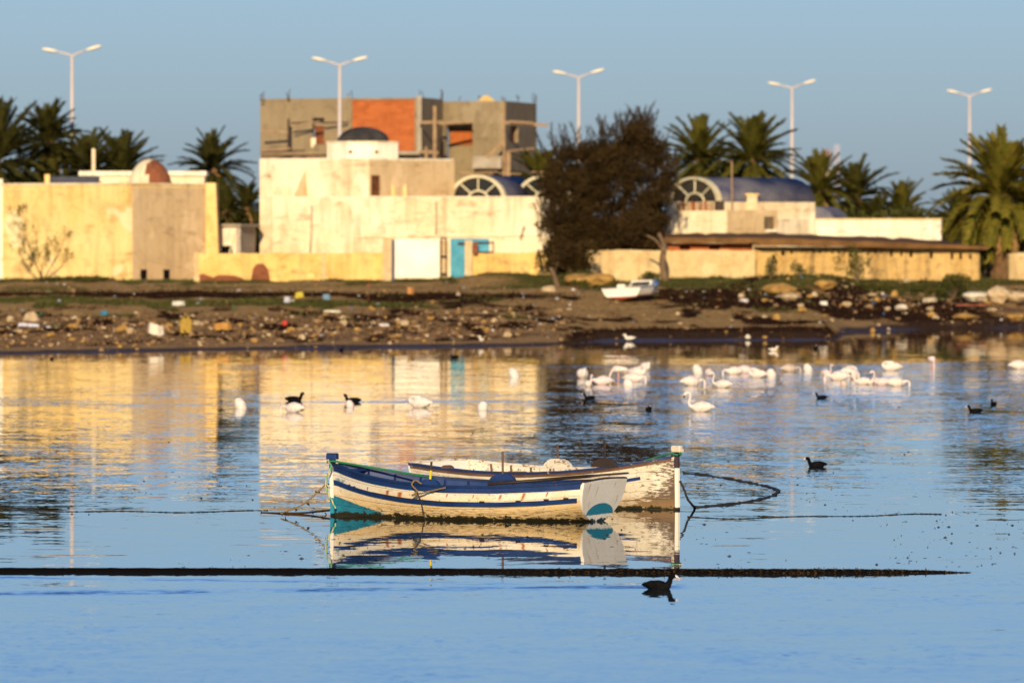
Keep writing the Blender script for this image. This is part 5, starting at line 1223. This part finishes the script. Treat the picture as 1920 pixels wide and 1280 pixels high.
# ------------------------------------------------------------------ beached boat
M['gel_white'] = worn('gelcoat_white', (.86, .80, .68), (.78, .70, .54), (.5, .4, .26), .70)
M['gel_blue'] = flat('gel_blue', (.05, .22, .42), (.04, .15, .32), 2, .4)
M['gel_red'] = flat('gel_red', (.25, .045, .02), (.13, .03, .015), 3, .7)
g = on_ground(1166, 566); t = thing('beached_boat', g, 'small white boat with blue bow deck and red bottom pulled up on the beach', 'boat', world_parts=False); t.rotation_euler = (radians(-3), radians(-2.5), radians(64)); t.location.z += .02; t.scale = (1, 1.08, .72)
L2 = 3.3
def bh(u, s, side):
    b_ = interp([(0, .88), (.4, .92), (.7, .66), (.88, .36), (1, .03)], u); z1 = interp([(0, .82), (.5, .80), (.8, .92), (1, 1.08)], u); z0 = interp([(0, .10), (.6, .06), (.85, .18), (1, .55)], u)
    gg = interp([(0, 0), (.22, .66), (.4, .84), (.7, .93), (1, 1)], s); return Vector((u*L2+.22*u*s, side*b_*gg, lerp(z0, z1, s)))
for nm, sa, sc, mt in (('bottom', 0, .28, 'gel_red'), ('topsides', .28, 1, 'gel_white')):
    mb = MB()
    for side in (-1, 1):
        base = len(mb.v); ns = 7
        for i in range(25):
            for j in range(ns): mb.v.append(tuple(bh(i/24, lerp(sa, sc, j/(ns-1)), side)))
        for i in range(24):
            for j in range(ns-1): mb.f.append((base+i*ns+j, base+i*ns+j+1, base+i*ns+ns+1+j, base+i*ns+ns+j)); mb.m.append(0)
    vs_ = [bh(0, lerp(sa, sc, j/6), 1) for j in range(7)]+[bh(0, lerp(sa, sc, j/6), -1) for j in range(6, -1, -1)]; mb.add(vs_, [tuple(range(len(vs_)))])
    part(nm, mb, M[mt], t, False)
mb = MB(); vs_ = []; n = 25
for i in range(n): u = i/24; a_ = bh(u, 1, 1); b_ = bh(u, 1, -1); vs_ += [a_, Vector((a_.x, a_.y*.80, a_.z+.03)), Vector((b_.x, b_.y*.80, b_.z+.03)), b_]
fs = []
for i in range(n-1):
    q = 4*i; fs += [(q, q+1, q+5, q+4), (q+2, q+3, q+7, q+6)]
    if i > 15 or i < 3: fs.append((q+1, q+2, q+6, q+5))
mb.add(vs_, fs); part('side_deck', mb, M['gel_white'], t)
mb = MB(); vs_ = []
for i in range(13): u = lerp(.66, 1, i/12); a_ = bh(u, 1, 1); vs_ += [Vector((a_.x, a_.y, a_.z+.045)), Vector((a_.x, -a_.y, a_.z+.045))]
mb.add(vs_, [(2*i, 2*i+1, 2*i+3, 2*i+2) for i in range(12)]); part('bow_deck', mb, M['gel_blue'], t)
mb = MB(); mb.box((1.4, 0, .42), (2.5, 1.1, .06)); part('cockpit_floor', mb, M['frame_cream'], t)
mb = MB(); mb.box((1.15, 0, .66), (.35, 1.35, .06)); part('thwart', mb, M['gel_white'], t)
mb = MB(); mb.box((.03, 0, .95), (.06, .34, .24)); part('motor_pad', mb, M['gel_white'], t)
mb = MB(); vs_ = [(2.05, -.5, .85), (2.05, .5, .85), (2.25, .46, 1.16), (2.25, -.46, 1.16), (2.7, .4, 1.0), (2.7, -.4, 1.0)]; mb.add(vs_, [(0, 1, 2, 3), (3, 2, 4, 5), (1, 4, 2), (0, 3, 5)]); cb = part('cuddy', mb, M['gel_white'], t)
mb = MB(); mb.add([(2.045, -.42, .88), (2.045, .42, .88), (2.165, .40, 1.06), (2.165, -.40, 1.06)], [(0, 1, 2, 3)]); [mb.v.__setitem__(i, (v[0]-.006, v[1], v[2]+.004)) for i, v in enumerate(mb.v)]; part('hatch_opening', mb, M['dark_void'], cb)
for sd in (1, -1): mb = MB(); mb.tube([bh(i/20, 1, sd)+Vector((0, 0, .01)) for i in range(21)], .028, 6); part('rub_rail', mb, M['gel_blue'] if sd == -1 else M['gel_white'], t, True)

# ------------------------------------------------------------------ birds
def featherm(name, c1, c2, sc=9):
    k = NT(name); n = k.noise(k.obj, sc, 4, .65); k.color(k.mix(k.ramp(n, [(.4, 0), (.7, 1)]), c1, c2)); k.rough(.9); k.spec(.03); k.bump(k.noise(k.map(k.obj, scale=(1, 3, 3)), 30, 3, .6), .004); return k.mat
M['fl_white'] = featherm('flamingo_white', (.82, .74, .64), (.66, .50, .41))
M['fl_pink'] = featherm('flamingo_pink', (.80, .66, .60), (.74, .52, .46))
M['fl_grey'] = featherm('young_flamingo_grey', (.62, .50, .40), (.42, .32, .24))
M['bill_black'] = flat('bill_black', (.02, .018, .018), rough=.5)
M['bill_pink'] = flat('bill_pink', (.75, .35, .30), rough=.5)
M['coot_black'] = featherm('coot_black', (.004, .004, .0045), (.010, .009, .009))
M['coot_bill'] = flat('coot_bill', (.85, .70, .62), rough=.5)
M['gull_white'] = featherm('gull_white', (.80, .72, .58), (.66, .56, .42))
def loft(nodes, n=12):
    "nodes: (x, z, y, half_width, half_height); smooth tube through them"
    P_ = catmull([(a, c, b) for a, b, c, _, _ in nodes], 5); k_ = len(nodes); rr = []
    for i in range(len(P_)):
        u = i/5; j = min(k_-2, int(u)); f = u-j; f = f*f*(3-2*f); rr.append((lerp(nodes[j][3], nodes[j+1][3], f), lerp(nodes[j][4], nodes[j+1][4], f)))
    mb = MB(); mb.tube(P_, rr, n); return mb
# body runs from the tail (-x) to the breast (+x); z is height over the water
BODY = [(-.36, .13, 0, .012, .012), (-.30, .14, 0, .060, .045), (-.18, .14, 0, .140, .120), (-.02, .13, 0, .170, .165), (.12, .12, 0, .150, .150), (.21, .13, 0, .085, .095)]
def head(x, z, y, dx, dz):
    return None
POSE = {
 'tucked': BODY+[(.27, .17, 0, .050, .055), (.27, .24, .02, .035, .036), (.19, .285, .05, .032, .032), (.08, .285, .07, .033, .033), (.0, .265, .075, .046, .046), (-.06, .24, .075, .030, .034), (-.10, .21, .07, .012, .016)],
 'feeding': BODY+[(.28, .15, 0, .050, .050), (.36, .17, .0, .032, .032), (.42, .12, 0, .028, .028), (.43, .04, 0, .028, .028), (.41, -.04, 0, .036, .036), (.37, -.10, 0, .030, .03)],
 'upright': BODY+[(.28, .15, 0, .048, .048), (.345, .20, 0, .030, .030), (.345, .29, 0, .025, .025), (.315, .38, 0, .024, .024), (.315, .46, 0, .024, .024), (.355, .515, 0, .028, .028), (.41, .515, 0, .042, .042), (.455, .48, 0, .030, .034), (.475, .44, 0, .022, .026), (.475, .405, 0, .008, .01)],
 'upending': [(-.12, .265, 0, .02, .02), (-.11, .25, 0, .07, .06), (-.07, .20, 0, .135, .12), (-.01, .10, 0, .175, .155), (.04, -.02, 0, .16, .15), (.08, -.14, 0, .06, .06)],
 'standing': [(-.30, .36, 0, .012, .012), (-.25, .37, 0, .045, .04), (-.14, .40, 0, .11, .10), (.0, .42, 0, .145, .13), (.12, .42, 0, .13, .125), (.20, .39, 0, .075, .08), (.26, .33, 0, .04, .04), (.31, .24, 0, .03, .03), (.33, .14, 0, .028, .028), (.33, .05, 0, .030, .03), (.32, -.03, 0, .036, .036), (.29, -.10, 0, .02, .02)],
}
BILL = {'upright': ([(.470, .445, 0, .024, .028), (.482, .405, 0, .020, .024), (.466, .365, 0, .006, .008)]), 'tucked': ([(-.055, .245, .075, .028, .03), (-.10, .215, .07, .020, .022), (-.13, .18, .06, .005, .006)])}
fl_proto = {}
def flamingo(px, py, pose, az, label, mat='fl_white', sc=1.0):
    p = water_at(px, py); key = (pose, mat)
    if key not in fl_proto:
        r = thing('flamingo', p, label, 'flamingo', 'flamingos resting and feeding on the lagoon', world_parts=False)
        part('body', loft(POSE[pose]), M[mat], r, True)
        if pose != 'upending':
            for sd in (-1, 1):
                dz_ = .28 if pose == 'standing' else 0
                part('wing', loft([(-.35, .12+dz_, sd*.03, .012, .02), (-.20, .15+dz_, sd*.085, .04, .07), (-.02, .155+dz_, sd*.115, .045, .095), (.10, .14+dz_, sd*.105, .035, .085), (.16, .12+dz_, sd*.07, .015, .03)], 10), M[mat], r, True)
        if pose in BILL: part('bill', loft(BILL[pose], 8), M['bill_black'], r, True)
        if pose == 'standing':
            for sd in (-1, 1): part('leg', loft([(.0, .30, sd*.04, .02, .02), (.01, .12, sd*.04, .013, .013), (.0, -.2, sd*.04, .012, .012)], 6), M['bill_pink'], r, True)
        fl_proto[key] = r
    else: r = copy_tree(fl_proto[key]); r['label'] = label
    r.location = p; r.rotation_euler = (0, 0, az); r.scale = (sc*.84,)*3; return r
FLG = [
 (451, 765, 'upending', 0.3, 'white flamingo lump farthest left on the water', 'fl_white', 1.05),
 (551, 773, 'feeding', 2.6, 'flamingo feeding head down right in front of a black coot, left side', 'fl_white', 1.0),
 (656, 763, 'upending', 1.0, 'small pinkish flamingo hump in front of a half hidden coot', 'fl_pink', .72),
 (788, 764, 'tucked', 2.8, 'flamingo with folded neck, alone above the bow of the front boat', 'fl_white', 1.1),
 (905, 769, 'upending', 2.0, 'low flamingo with dark tail above the middle of the front boat', 'fl_white', .9),
 (964, 707, 'upending', .2, 'single flamingo left of the flock, bottom up', 'fl_white', 1.15),
 (1092, 709, 'tucked', -1.4, 'leftmost flamingo of the big flock', 'fl_white', 1.2),
 (1103, 725, 'upright', -1.2, 'front left flamingo of the flock with neck raised', 'fl_white', .75),
 (1131, 721, 'feeding', 3.3, 'flamingo with pink tail lying low in the flock, facing left', 'fl_pink', 1.05),
 (1160, 714, 'standing', 2.9, 'flamingo standing with two legs showing in the flock', 'fl_white', .95),
 (1174, 703, 'tucked', 2.3, 'greyish young flamingo half hidden in the dense cluster', 'fl_grey', .85),
 (1178, 725, 'upending', -1.3, 'nearest flamingo of the dense cluster', 'fl_white', 1.0),
 (1187, 716, 'feeding', -.4, 'flamingo in the middle of the dense cluster', 'fl_white', 1.1),
 (1194, 706, 'tucked', -.7, 'flamingo second from the back of the dense cluster', 'fl_white', 1.2),
 (1210, 695, 'tucked', -1.2, 'farthest flamingo at the upper right end of the dense cluster', 'fl_white', 1.1),
 (1308, 700, 'upending', .6, 'tall white flamingo upending right of the cluster', 'fl_white', 1.15),
 (1329, 704, 'tucked', -1.6, 'small pink flamingo with brown breast right of the upending one', 'fl_pink', .85),
 (1296, 723, 'feeding', .4, 'plump flamingo lying alone below the upending one', 'fl_white', 1.15),
 (1355, 727, 'upright', 2.8, 'flamingo with raised neck facing left, nearest in mid flock', 'fl_white', .95),
 (1377, 702, 'feeding', 3.4, 'left one of a touching flamingo pair', 'fl_white', 1.0),
 (1396, 700, 'feeding', .2, 'right one of a touching flamingo pair, pink tailed', 'fl_pink', 1.05),
 (1421, 708, 'tucked', 3.0, 'flamingo with dark head turned left beside its twin', 'fl_white', 1.0),
 (1446, 707, 'upending', 1.1, 'flamingo right of the dark headed one', 'fl_white', 1.05),
 (1480, 697, 'feeding', .3, 'brownish young flamingo swimming in the back row', 'fl_grey', 1.0),
 (1515, 696, 'upending', -.6, 'egg-shaped flamingo in the back row', 'fl_white', 1.0),
 (1549, 704, 'upright', -.9, 'pink flamingo with short raised neck', 'fl_pink', .75),
 (1573, 713, 'feeding', 3.0, 'round flamingo at the left of the second cluster', 'fl_white', 1.15),
 (1582, 723, 'upending', -1.4, 'small yellowish flamingo nearest in the second cluster', 'fl_grey', .68),
 (1592, 703, 'tucked', .5, 'flamingo at the back of the second cluster', 'fl_white', 1.05),
 (1602, 711, 'feeding', -1.3, 'flamingo in the middle of the second cluster', 'fl_white', 1.1),
 (1619, 721, 'upright', 3.1, 'first of two flamingos showing curved necks', 'fl_white', .88),
 (1638, 721, 'feeding', 3.1, 'low flamingo between the two curved necks', 'fl_white', .9),
 (1655, 722, 'upright', 3.0, 'second of two flamingos showing curved necks', 'fl_pink', .88),
 (1680, 724, 'feeding', .1, 'flamingo lying low right of the curved necks', 'fl_white', 1.05),
 (1672, 695, 'tucked', 3.2, 'back row flamingo with dark brown head on the left', 'fl_white', 1.15),
 (1747, 691, 'standing', -1.3, 'pink flamingo standing head down near the right edge', 'fl_pink', .85),
 (1911, 692, 'feeding', .2, 'flamingo cut by the right picture edge', 'fl_white', 1.2),
 (1316, 772, 'upright', 3.05, 'nearest flamingo with a long curved neck, facing left', 'fl_white', 1.05),
]
for a_ in FLG: flamingo(*a_)
CB = [(-.19, .055, 0, .008, .008), (-.15, .055, 0, .035, .03), (-.07, .045, 0, .075, .062), (.03, .035, 0, .085, .07), (.10, .04, 0, .06, .058), (.135, .075, 0, .034, .036), (.150, .115, 0, .030, .030), (.165, .15, 0, .036, .034), (.195, .155, 0, .030, .028), (.22, .148, 0, .012, .012)]
ct0 = None
def coot(px, py, az, label, sc=1.0):
    global ct0
    p = water_at(px, py)
    if ct0 is None:
        r = ct0 = thing('coot', p, label, 'coot', 'black coots swimming on the lagoon', world_parts=False)
        part('body', loft(CB), M['coot_black'], r, True)
        part('bill', loft([(.205, .158, 0, .016, .018), (.225, .150, 0, .014, .014), (.255, .135, 0, .004, .004)], 8), M['coot_bill'], r, True)
        for sd in (-1, 1): part('wing', loft([(-.17, .06, sd*.02, .008, .01), (-.09, .065, sd*.055, .022, .035), (.02, .06, sd*.068, .024, .045), (.08, .05, sd*.055, .012, .02)], 8), M['coot_black'], r, True)
    else: r = copy_tree(ct0); r['label'] = label
    r.location = p; r.rotation_euler = (0, 0, az); r.scale = (sc,)*3
coot(1233, 1104, -.1, 'black coot with white bill swimming just in front of the boom', 1.0)
coot(1532, 875, 3.0, 'black coot right of the boats, facing left', .98)
coot(1829, 773, 3.05, 'black coot lower of the two near the right edge', .95)
coot(1863, 760, 1.8, 'black coot upper of the two near the right edge', .85)
coot(1541, 747, 3.0, 'black coot alone below the second flamingo cluster', .85)
coot(1106, 748, 3.1, 'black coot below the dense flamingo cluster', .85)
coot(1216, 770, -1.4, 'black coot seen end on, above the rear boat', .85)
coot(551, 752, 0.1, 'black coot behind the feeding flamingo at left', 1.25)
coot(662, 754, 3.1, 'black coot half hidden by the small pink flamingo', 1.15)
coot(853, 671, 3.0, 'dark coot close to the shore, middle', .85)
coot(1529, 654, -1.5, 'dark round coot close to the right shore', .9)
coot(640, 657, 1.2, 'tiny dark coot at the water edge below the white house', .7)
coot(97, 674, -1.2, 'tiny dark coot at the far left shore', .7)
GB = [(-.2, .075, 0, .006, .006), (-.14, .07, 0, .03, .025), (-.03, .055, 0, .07, .06), (.07, .055, 0, .062, .06), (.11, .10, 0, .035, .038), (.13, .15, 0, .033, .034), (.165, .155, 0, .028, .026), (.20, .145, 0, .008, .008)]
def gull(px, py, az, label, sc=1.0, shore_=False):
    p = water_at(px, py) if not shore_ else on_ground(px, py); r = thing('gull', p, label, 'gull', world_parts=False); part('body', loft(GB), M['gull_white'], r, True); part('bill', loft([(.185, .15, 0, .012, .01), (.225, .14, 0, .004, .004)], 6), M['pin_yellow'], r, True)
    r.rotation_euler = (0, 0, az); r.scale = (sc,)*3; r.location.z += .06 if shore_ else 0
gull(1450, 658, .2, 'small white gull swimming near the right shore', 1.0)
gull(903, 643, 2.0, 'small white gull standing at the water edge, middle', 1.15, True)
gull(1180, 640, 3.0, 'pale gull standing on the dark seaweed bank', 1.3, True)

# ------------------------------------------------------------------ stones and litter on the shore
def stonemat(name, c1, c2): return flat(name, c1, c2, 5, .9, .02, bscale=12)
SM = [stonemat('stone_tan', (.36, .23, .11), (.22, .13, .06)), stonemat('stone_pale', (.55, .42, .25), (.38, .26, .13)), stonemat('stone_brown', (.17, .10, .05), (.09, .05, .028)), stonemat('stone_ochre', (.44, .26, .07), (.26, .14, .04))]
M['stone_white'] = stonemat('stone_white', (.74, .66, .50), (.55, .44, .28))
import bmesh
def rock_verts(rr, r, sub=1):
    bm = bmesh.new(); bmesh.ops.create_icosphere(bm, subdivisions=sub, radius=1)
    o3 = [rr.uniform(0, 9) for _ in range(3)]; vs_ = []
    for v in bm.verts:
        f = 1+.30*sin(v.co.x*2.3+o3[0])*cos(v.co.y*2.1+o3[1])+.16*sin(v.co.z*4+o3[2])+rr.uniform(-.10, .10); vs_.append(Vector((v.co.x*f*r[0], v.co.y*f*r[1], v.co.z*f*r[2])))
    fs = [tuple(v.index for v in f.verts) for f in bm.faces]; bm.free(); return vs_, fs
protos = [rock_verts(random.Random(i), (1, 1, 1), 0) for i in range(12)]
# small rubble, uncountable
rr = random.Random(9); mb = MB(); cnt = 0
cand = 26000; cx_ = rng.uniform(-24, 28, cand); cd_ = rng.uniform(262, 366, cand); zz = zones(cx_, cd_); gz = ground_np(cx_, cd_)
for i in range(cand):
    wgt = zz[3][i]*.75+.03+zz[2][i]*.10
    if gz[i] < .03 or abs(XP(0, 1)*0+cx_[i]) > 28 or rr.random() > wgt: continue
    s_ = .028+.10*rr.random()**2.6; vs_, fs = protos[rr.randrange(12)]; a_ = rr.uniform(0, 6.3); ca, sa = cos(a_), sin(a_); fl_ = rr.uniform(.5, .9)
    mb.add([(cx_[i]+s_*(v.x*ca-v.y*sa), cd_[i]+s_*(v.x*sa+v.y*ca), gz[i]+s_*fl_*v.z+s_*.15) for v in vs_], fs, rr.choice([0, 0, 1, 2, 2, 2, 2, 3]))
    cnt += 1
o = mb.build('rubble', SM); tag(o, 'small brown and tan rubble stones strewn over the shore', 'rubble', kind='stuff')
# seaweed wrack
rr = random.Random(4); mb = MB(); cand = 60000; cx_ = rng.uniform(-24, 28, cand); cd_ = rng.uniform(262, 366, cand); zz = zones(cx_, cd_); gz = ground_np(cx_, cd_)
for i in range(cand):
    if gz[i] < .01 or rr.random() > zz[0][i]*.55: continue
    p = Vector((cx_[i], cd_[i], gz[i])); d = Vector((rr.uniform(-1, 1), rr.uniform(-1, 1), rr.uniform(.1, .8))).normalized()*rr.uniform(.08, .26); w = Vector((rr.uniform(-1, 1), rr.uniform(-1, 1), .3)).normalized()*.035
    mb.add([p-w, p+w, p+d+w*.3, p+d-w*.3], [(0, 1, 2, 3)])
M['wrack'] = flat('seaweed_wrack', (.022, .011, .005), (.065, .030, .012), 3, .95, spec=0.0)
o = mb.build('seaweed', M['wrack']); tag(o, 'dark brown dried seaweed wrack lying on the beach', 'seaweed', kind='stuff')
# grass
mb = MB(); cand = 70000; cx_ = rng.uniform(-26, 28, cand); cd_ = rng.uniform(300, 371, cand); zz = zones(cx_, cd_); gz = ground_np(cx_, cd_)
for i in range(cand):
    if rr.random() > (zz[1][i]-.25)*1.1 or (366.6 < cd_[i] and 0 > 1): continue
    p = Vector((cx_[i], cd_[i], gz[i]-.01))
    for q in range(2):
        h_ = rr.uniform(.05, .19); d = Vector((rr.uniform(-.6, .6), rr.uniform(-.6, .6), 1)).normalized()*h_; w = Vector((rr.uniform(-1, 1), rr.uniform(-1, 1), 0)).normalized()*.014; mb.add([p-w, p+w, p+d], [(0, 1, 2)])
o = mb.build('grass', M['grass']); tag(o, 'patchy short green grass along the walls and the upper beach', 'grass', kind='stuff')
# larger stones, one by one
def stone(px, py, w, h_, mat, label, grp=None, depth=None, name='stone'):
    rr = random.Random(int(px*13+py*7)); p = on_ground(px, py); k_ = p.y/FPX; vs_, fs = rock_verts(rr, (w*k_/2, (depth or w*k_/2*.8), h_*k_/2), 2)
    mb = MB(); mb.add([v+Vector((0, 0, h_*k_*.36)) for v in vs_], fs); o = mb.build(name, mat); o.location = p; return tag(o, label, 'stone', grp)
stone(60, 602, 30, 20, SM[1], 'large pale stone at the far left of the rubble beach')
stone(20, 600, 16, 9, SM[1], 'small pale stone left of the large pale stone')
stone(138, 616, 20, 13, SM[3], 'yellowish stone on the rubble below the bare shrub')
stone(232, 622, 26, 15, SM[3], 'ochre stone in the rubble below the tan house face')
stone(1500, 532, 26, 22, M['stone_white'], 'white angular stone on the earth heap below the slotted shed')
stone(1690, 582, 20, 15, M['stone_white'], 'white stone on the sand below the slotted shed')
stone(1462, 550, 60, 26, SM[3], 'long ochre boulder on the heap left of the white stone')
stone(1480, 563, 48, 18, SM[1], 'tan boulder low on the heap below the white stone')
stone(1548, 540, 40, 20, SM[3], 'ochre boulder right of the white angular stone')
stone(1870, 566, 46, 34, SM[1], 'blocky pale boulder below the big palm')
stone(1832, 562, 60, 18, M['stone_white'], 'flat pale slab left of the blocky boulder')
stone(1912, 566, 50, 26, SM[1], 'broad pale slab at the right picture edge')
stone(1900, 600, 32, 16, SM[3], 'yellow stone near the water at the right edge')
stone(1810, 597, 54, 11, SM[3], 'flat ochre slab on the sand near the right edge')
stone(1090, 538, 60, 30, SM[3], 'rounded ochre earth boulder under the dark tree')
stone(1128, 534, 54, 28, SM[3], 'second ochre boulder beside the sandy wall')
stone(1026, 547, 30, 13, SM[1], 'flat pale stone left of the beached boat')
stone(1700, 528, 14, 10, SM[1], 'little stone at the foot of the slotted shed')
stone(1637, 628, 12, 10, SM[3], 'yellow stone standing in the shallows at right')
stone(1402, 634, 12, 8, M['stone_white'], 'small white stone on the seaweed bank')
rr = random.Random(31)
used_labels = set()
CW = {0: 'tan', 1: 'pale', 2: 'dark brown', 3: 'ochre'}
def loose(n_, xa, xb, ya, yb, wa, wb, kinds, where, grp):
    for i in range(n_):
      for _try in range(30):
        px, py = rr.uniform(xa, xb), rr.uniform(ya, yb); kd = rr.choice(kinds); w_ = rr.uniform(wa, wb)
        row = 'at the water side' if py > lerp(ya, yb, .7) else ('at the upper edge' if py < lerp(ya, yb, .3) else 'in the middle')
        size = 'big' if w_ > lerp(wa, wb, .66) else ('small' if w_ < lerp(wa, wb, .33) else 'middling')
        spot = next(nm for lim, nm in where if px < lim)
        lab_ = f'{size} {CW[kd]} stone lying {row} of the beach {spot}'
        if lab_ not in used_labels: break
      used_labels.add(lab_); stone(px, py, w_, w_*rr.uniform(.5, .75), SM[kd], lab_, grp)
loose(46, 5, 960, 598, 640, 9, 18, [0, 1, 3], [(245, 'below the yellow house'), (490, 'below the tan house face'), (740, 'below the garden wall'), (9999, 'below the white gate')], 'loose stones on the left shore')
loose(30, 1380, 1915, 555, 600, 9, 18, [0, 1, 3], [(1560, 'below the white angular stone'), (1740, 'below the slotted shed'), (9999, 'below the big palm')], 'loose stones on the right shore')
loose(14, 600, 1400, 580, 612, 8, 13, [0, 1, 2], [(800, 'under the white gate'), (1100, 'under the dark tree'), (9999, 'under the beached boat')], 'loose stones on the middle beach')
# litter
def litter(name, px, py, label, col, build, rough=.6):
    p = on_ground(px, py); mb = MB(); build(mb); o = mb.build(name, flat(name+'_surface', col, [c_*.7 for c_ in col], 6, rough)); o.location = p; tag(o, label, name.replace('_', ' ').split()[-1]); return o
def slabf(w, d, h_, tilt=0, n=7, seed=0):
    def f(mb):
        rr = random.Random(seed); ring = [(w/2*cos(2*pi*i/n)*rr.uniform(.75, 1.1), d/2*sin(2*pi*i/n)*rr.uniform(.75, 1.1)) for i in range(n)]; mb.prism(ring, 0, h_, top=[(x_*.85, y_*.85) for x_, y_ in ring])
        mb.v = [(x_, y_, z_+x_*tilt) for x_, y_, z_ in mb.v]
    return f
def can(w, h_):
    def f(mb):
        b_ = .04; poly = [(-w/2+b_, -w*.3), (w/2-b_, -w*.3), (w/2, -w*.3+b_), (w/2, w*.3-b_), (w/2-b_, w*.3), (-w/2+b_, w*.3), (-w/2, w*.3-b_), (-w/2, -w*.3+b_)]
        mb.prism(poly, 0, h_); mb.prism(poly, h_+.001, h_*1.14, top=[(x_*.55, y_*.55) for x_, y_ in poly]); mb.tube([(w*.2, 0, h_*1.1), (w*.2, 0, h_*1.28)], .05, 8); mb.tube([(-w*.3, 0, h_*1.05), (-w*.15, 0, h_*1.3), (w*.1, 0, h_*1.3), (w*.12, 0, h_*1.1)], .025, 6)
    return f
litter('plastic_canister', 349, 624, 'yellow plastic canister standing in the rubble, left shore', (.40, .25, .04), can(.46, .50))
litter('foam_block', 416, 618, 'orange foam block lying right of the yellow canister', (.46, .23, .05), slabf(.75, .5, .28, .05, 8, 2))
litter('broken_slab', 292, 628, 'white wedge-shaped slab fragment left of the yellow canister', (.75, .66, .50), slabf(.8, .5, .42, -.32, 5, 3))
litter('plastic_sheet', 55, 612, 'white strip of plastic sheet below the large pale stone', (.62, .60, .66), slabf(1.0, .5, .12, -.06, 9, 4))
litter('plastic_bag', 196, 590, 'bright blue plastic bag on the green strip', (.03, .20, .34), slabf(.36, .3, .15, .1, 8, 5))
litter('plastic_ball', 534, 612, 'red plastic ball on the stony shore', (.60, .07, .05), lambda mb: mb.tube([(0, 0, .13-.12*cos(pi*i/10)) for i in range(11)], [max(.01, .13*sin(pi*i/10)) for i in range(11)], 14))
litter('foam_slab', 333, 573, 'white foam slab on the dark wrack, left', (.72, .66, .54), slabf(.62, .4, .2, .03, 7, 6))
litter('concrete_block', 769, 551, 'orange brick block on the sand below the white gate', (.52, .24, .07), slabf(.42, .35, .3, .0, 5, 7))
litter('plastic_bag', 562, 558, 'yellow and pale plastic bag on the wrack below the garden wall', (.60, .48, .06), slabf(.45, .3, .25, .1, 8, 8))
litter('plastic_sack', 612, 562, 'blue-grey plastic sack on the wrack below the garden wall', (.18, .28, .36), slabf(.4, .3, .25, .0, 8, 9))
litter('plastic_sack', 538, 567, 'pale crumpled sack left of the yellow bag', (.55, .52, .56), slabf(.35, .3, .25, .0, 8, 19))
litter('foam_slab', 622, 586, 'long white foam scrap on the green strip', (.66, .62, .46), slabf(.85, .3, .1, .0, 8, 10))
litter('plastic_sack', 720, 612, 'white crumpled sack on the beach under the white gate', (.62, .56, .48), slabf(.5, .3, .12, .0, 8, 11))
litter('plastic_sack', 1395, 567, 'white crumpled sack on the wrack right of the beached boat', (.66, .60, .54), slabf(.5, .3, .16, .0, 8, 12))
litter('plastic_sack', 1545, 572, 'white sack below the ochre boulders', (.74, .68, .56), slabf(.42, .3, .18, .0, 8, 13))
litter('timber_plank', 1820, 574, 'reddish plank lying below the round bush', (.30, .09, .05), lambda mb: mb.box((0, 0, .06), (1.4, .2, .07), .15))
litter('rubble_slab', 1745, 566, 'pale broken slab at the foot of the weed clump', (.5, .4, .26), slabf(.8, .5, .2, .06, 6, 14))
LM = [flat('litter_white', (.7, .66, .6)), flat('litter_blue', (.05, .16, .36)), flat('litter_green', (.03, .22, .10)), flat('litter_red', (.45, .08, .05)), flat('litter_grey', (.3, .32, .38))]
rr = random.Random(77); mb = MB()
for i in range(130):
    X_ = rr.uniform(-23, 26); D_ = rr.uniform(278, 360); z_ = ground(X_, D_)
    if z_ < .05: continue
    s_ = rr.uniform(.03, .08); vs_, fs = protos[i % 12]; mb.add([(X_+v.x*s_*1.4, D_+v.y*s_, z_+v.z*s_*.6+.03) for v in vs_], fs, rr.choice([0, 0, 0, 1, 2, 3, 4, 4]))
o = mb.build('litter', LM); tag(o, 'tiny scraps of plastic litter scattered over the beach', 'litter', kind='stuff')
# dark flecks added for small ripples, their deep-sky reflection put into the colour
mb = MB(); rr = random.Random(8)
for i in range(2800):
    py = rr.choice([rr.uniform(700, 900), rr.uniform(860, 1065), rr.uniform(880, 1000), rr.uniform(960, 1062)]); px = rr.uniform(-20, 1940)
    if 610 < px < 1300 and 850 < py < 985: continue
    p = water_at(px, py)
    if float(fbm(p.x*.5, p.y*.12, 44, 3)) < .54: continue
    l_ = .006+.032*rr.random()**3; n_ = 6; a_ = rr.uniform(-.3, .3); q = l_*rr.uniform(.35, 1.0)
    ring = [(p.x+l_*cos(2*pi*j/n_)*rr.uniform(.7, 1.2), p.y+q*sin(2*pi*j/n_), .002) for j in range(n_)]
    b_ = len(mb.v); mb.add(ring+[(p.x, p.y, .004+.10*l_+(.012 if rr.random() < .2 else 0))], [(j, (j+1) % n_, n_) for j in range(n_)])
M['ripple_fleck'] = flat('ripple_fleck', (.018, .020, .022), (.04, .035, .03), 9, .35)
o = mb.build('ripple_fleck', M['ripple_fleck']); tag(o, 'small dark flecks added on the lagoon for ripples reflecting deep sky', 'weed', kind='stuff')
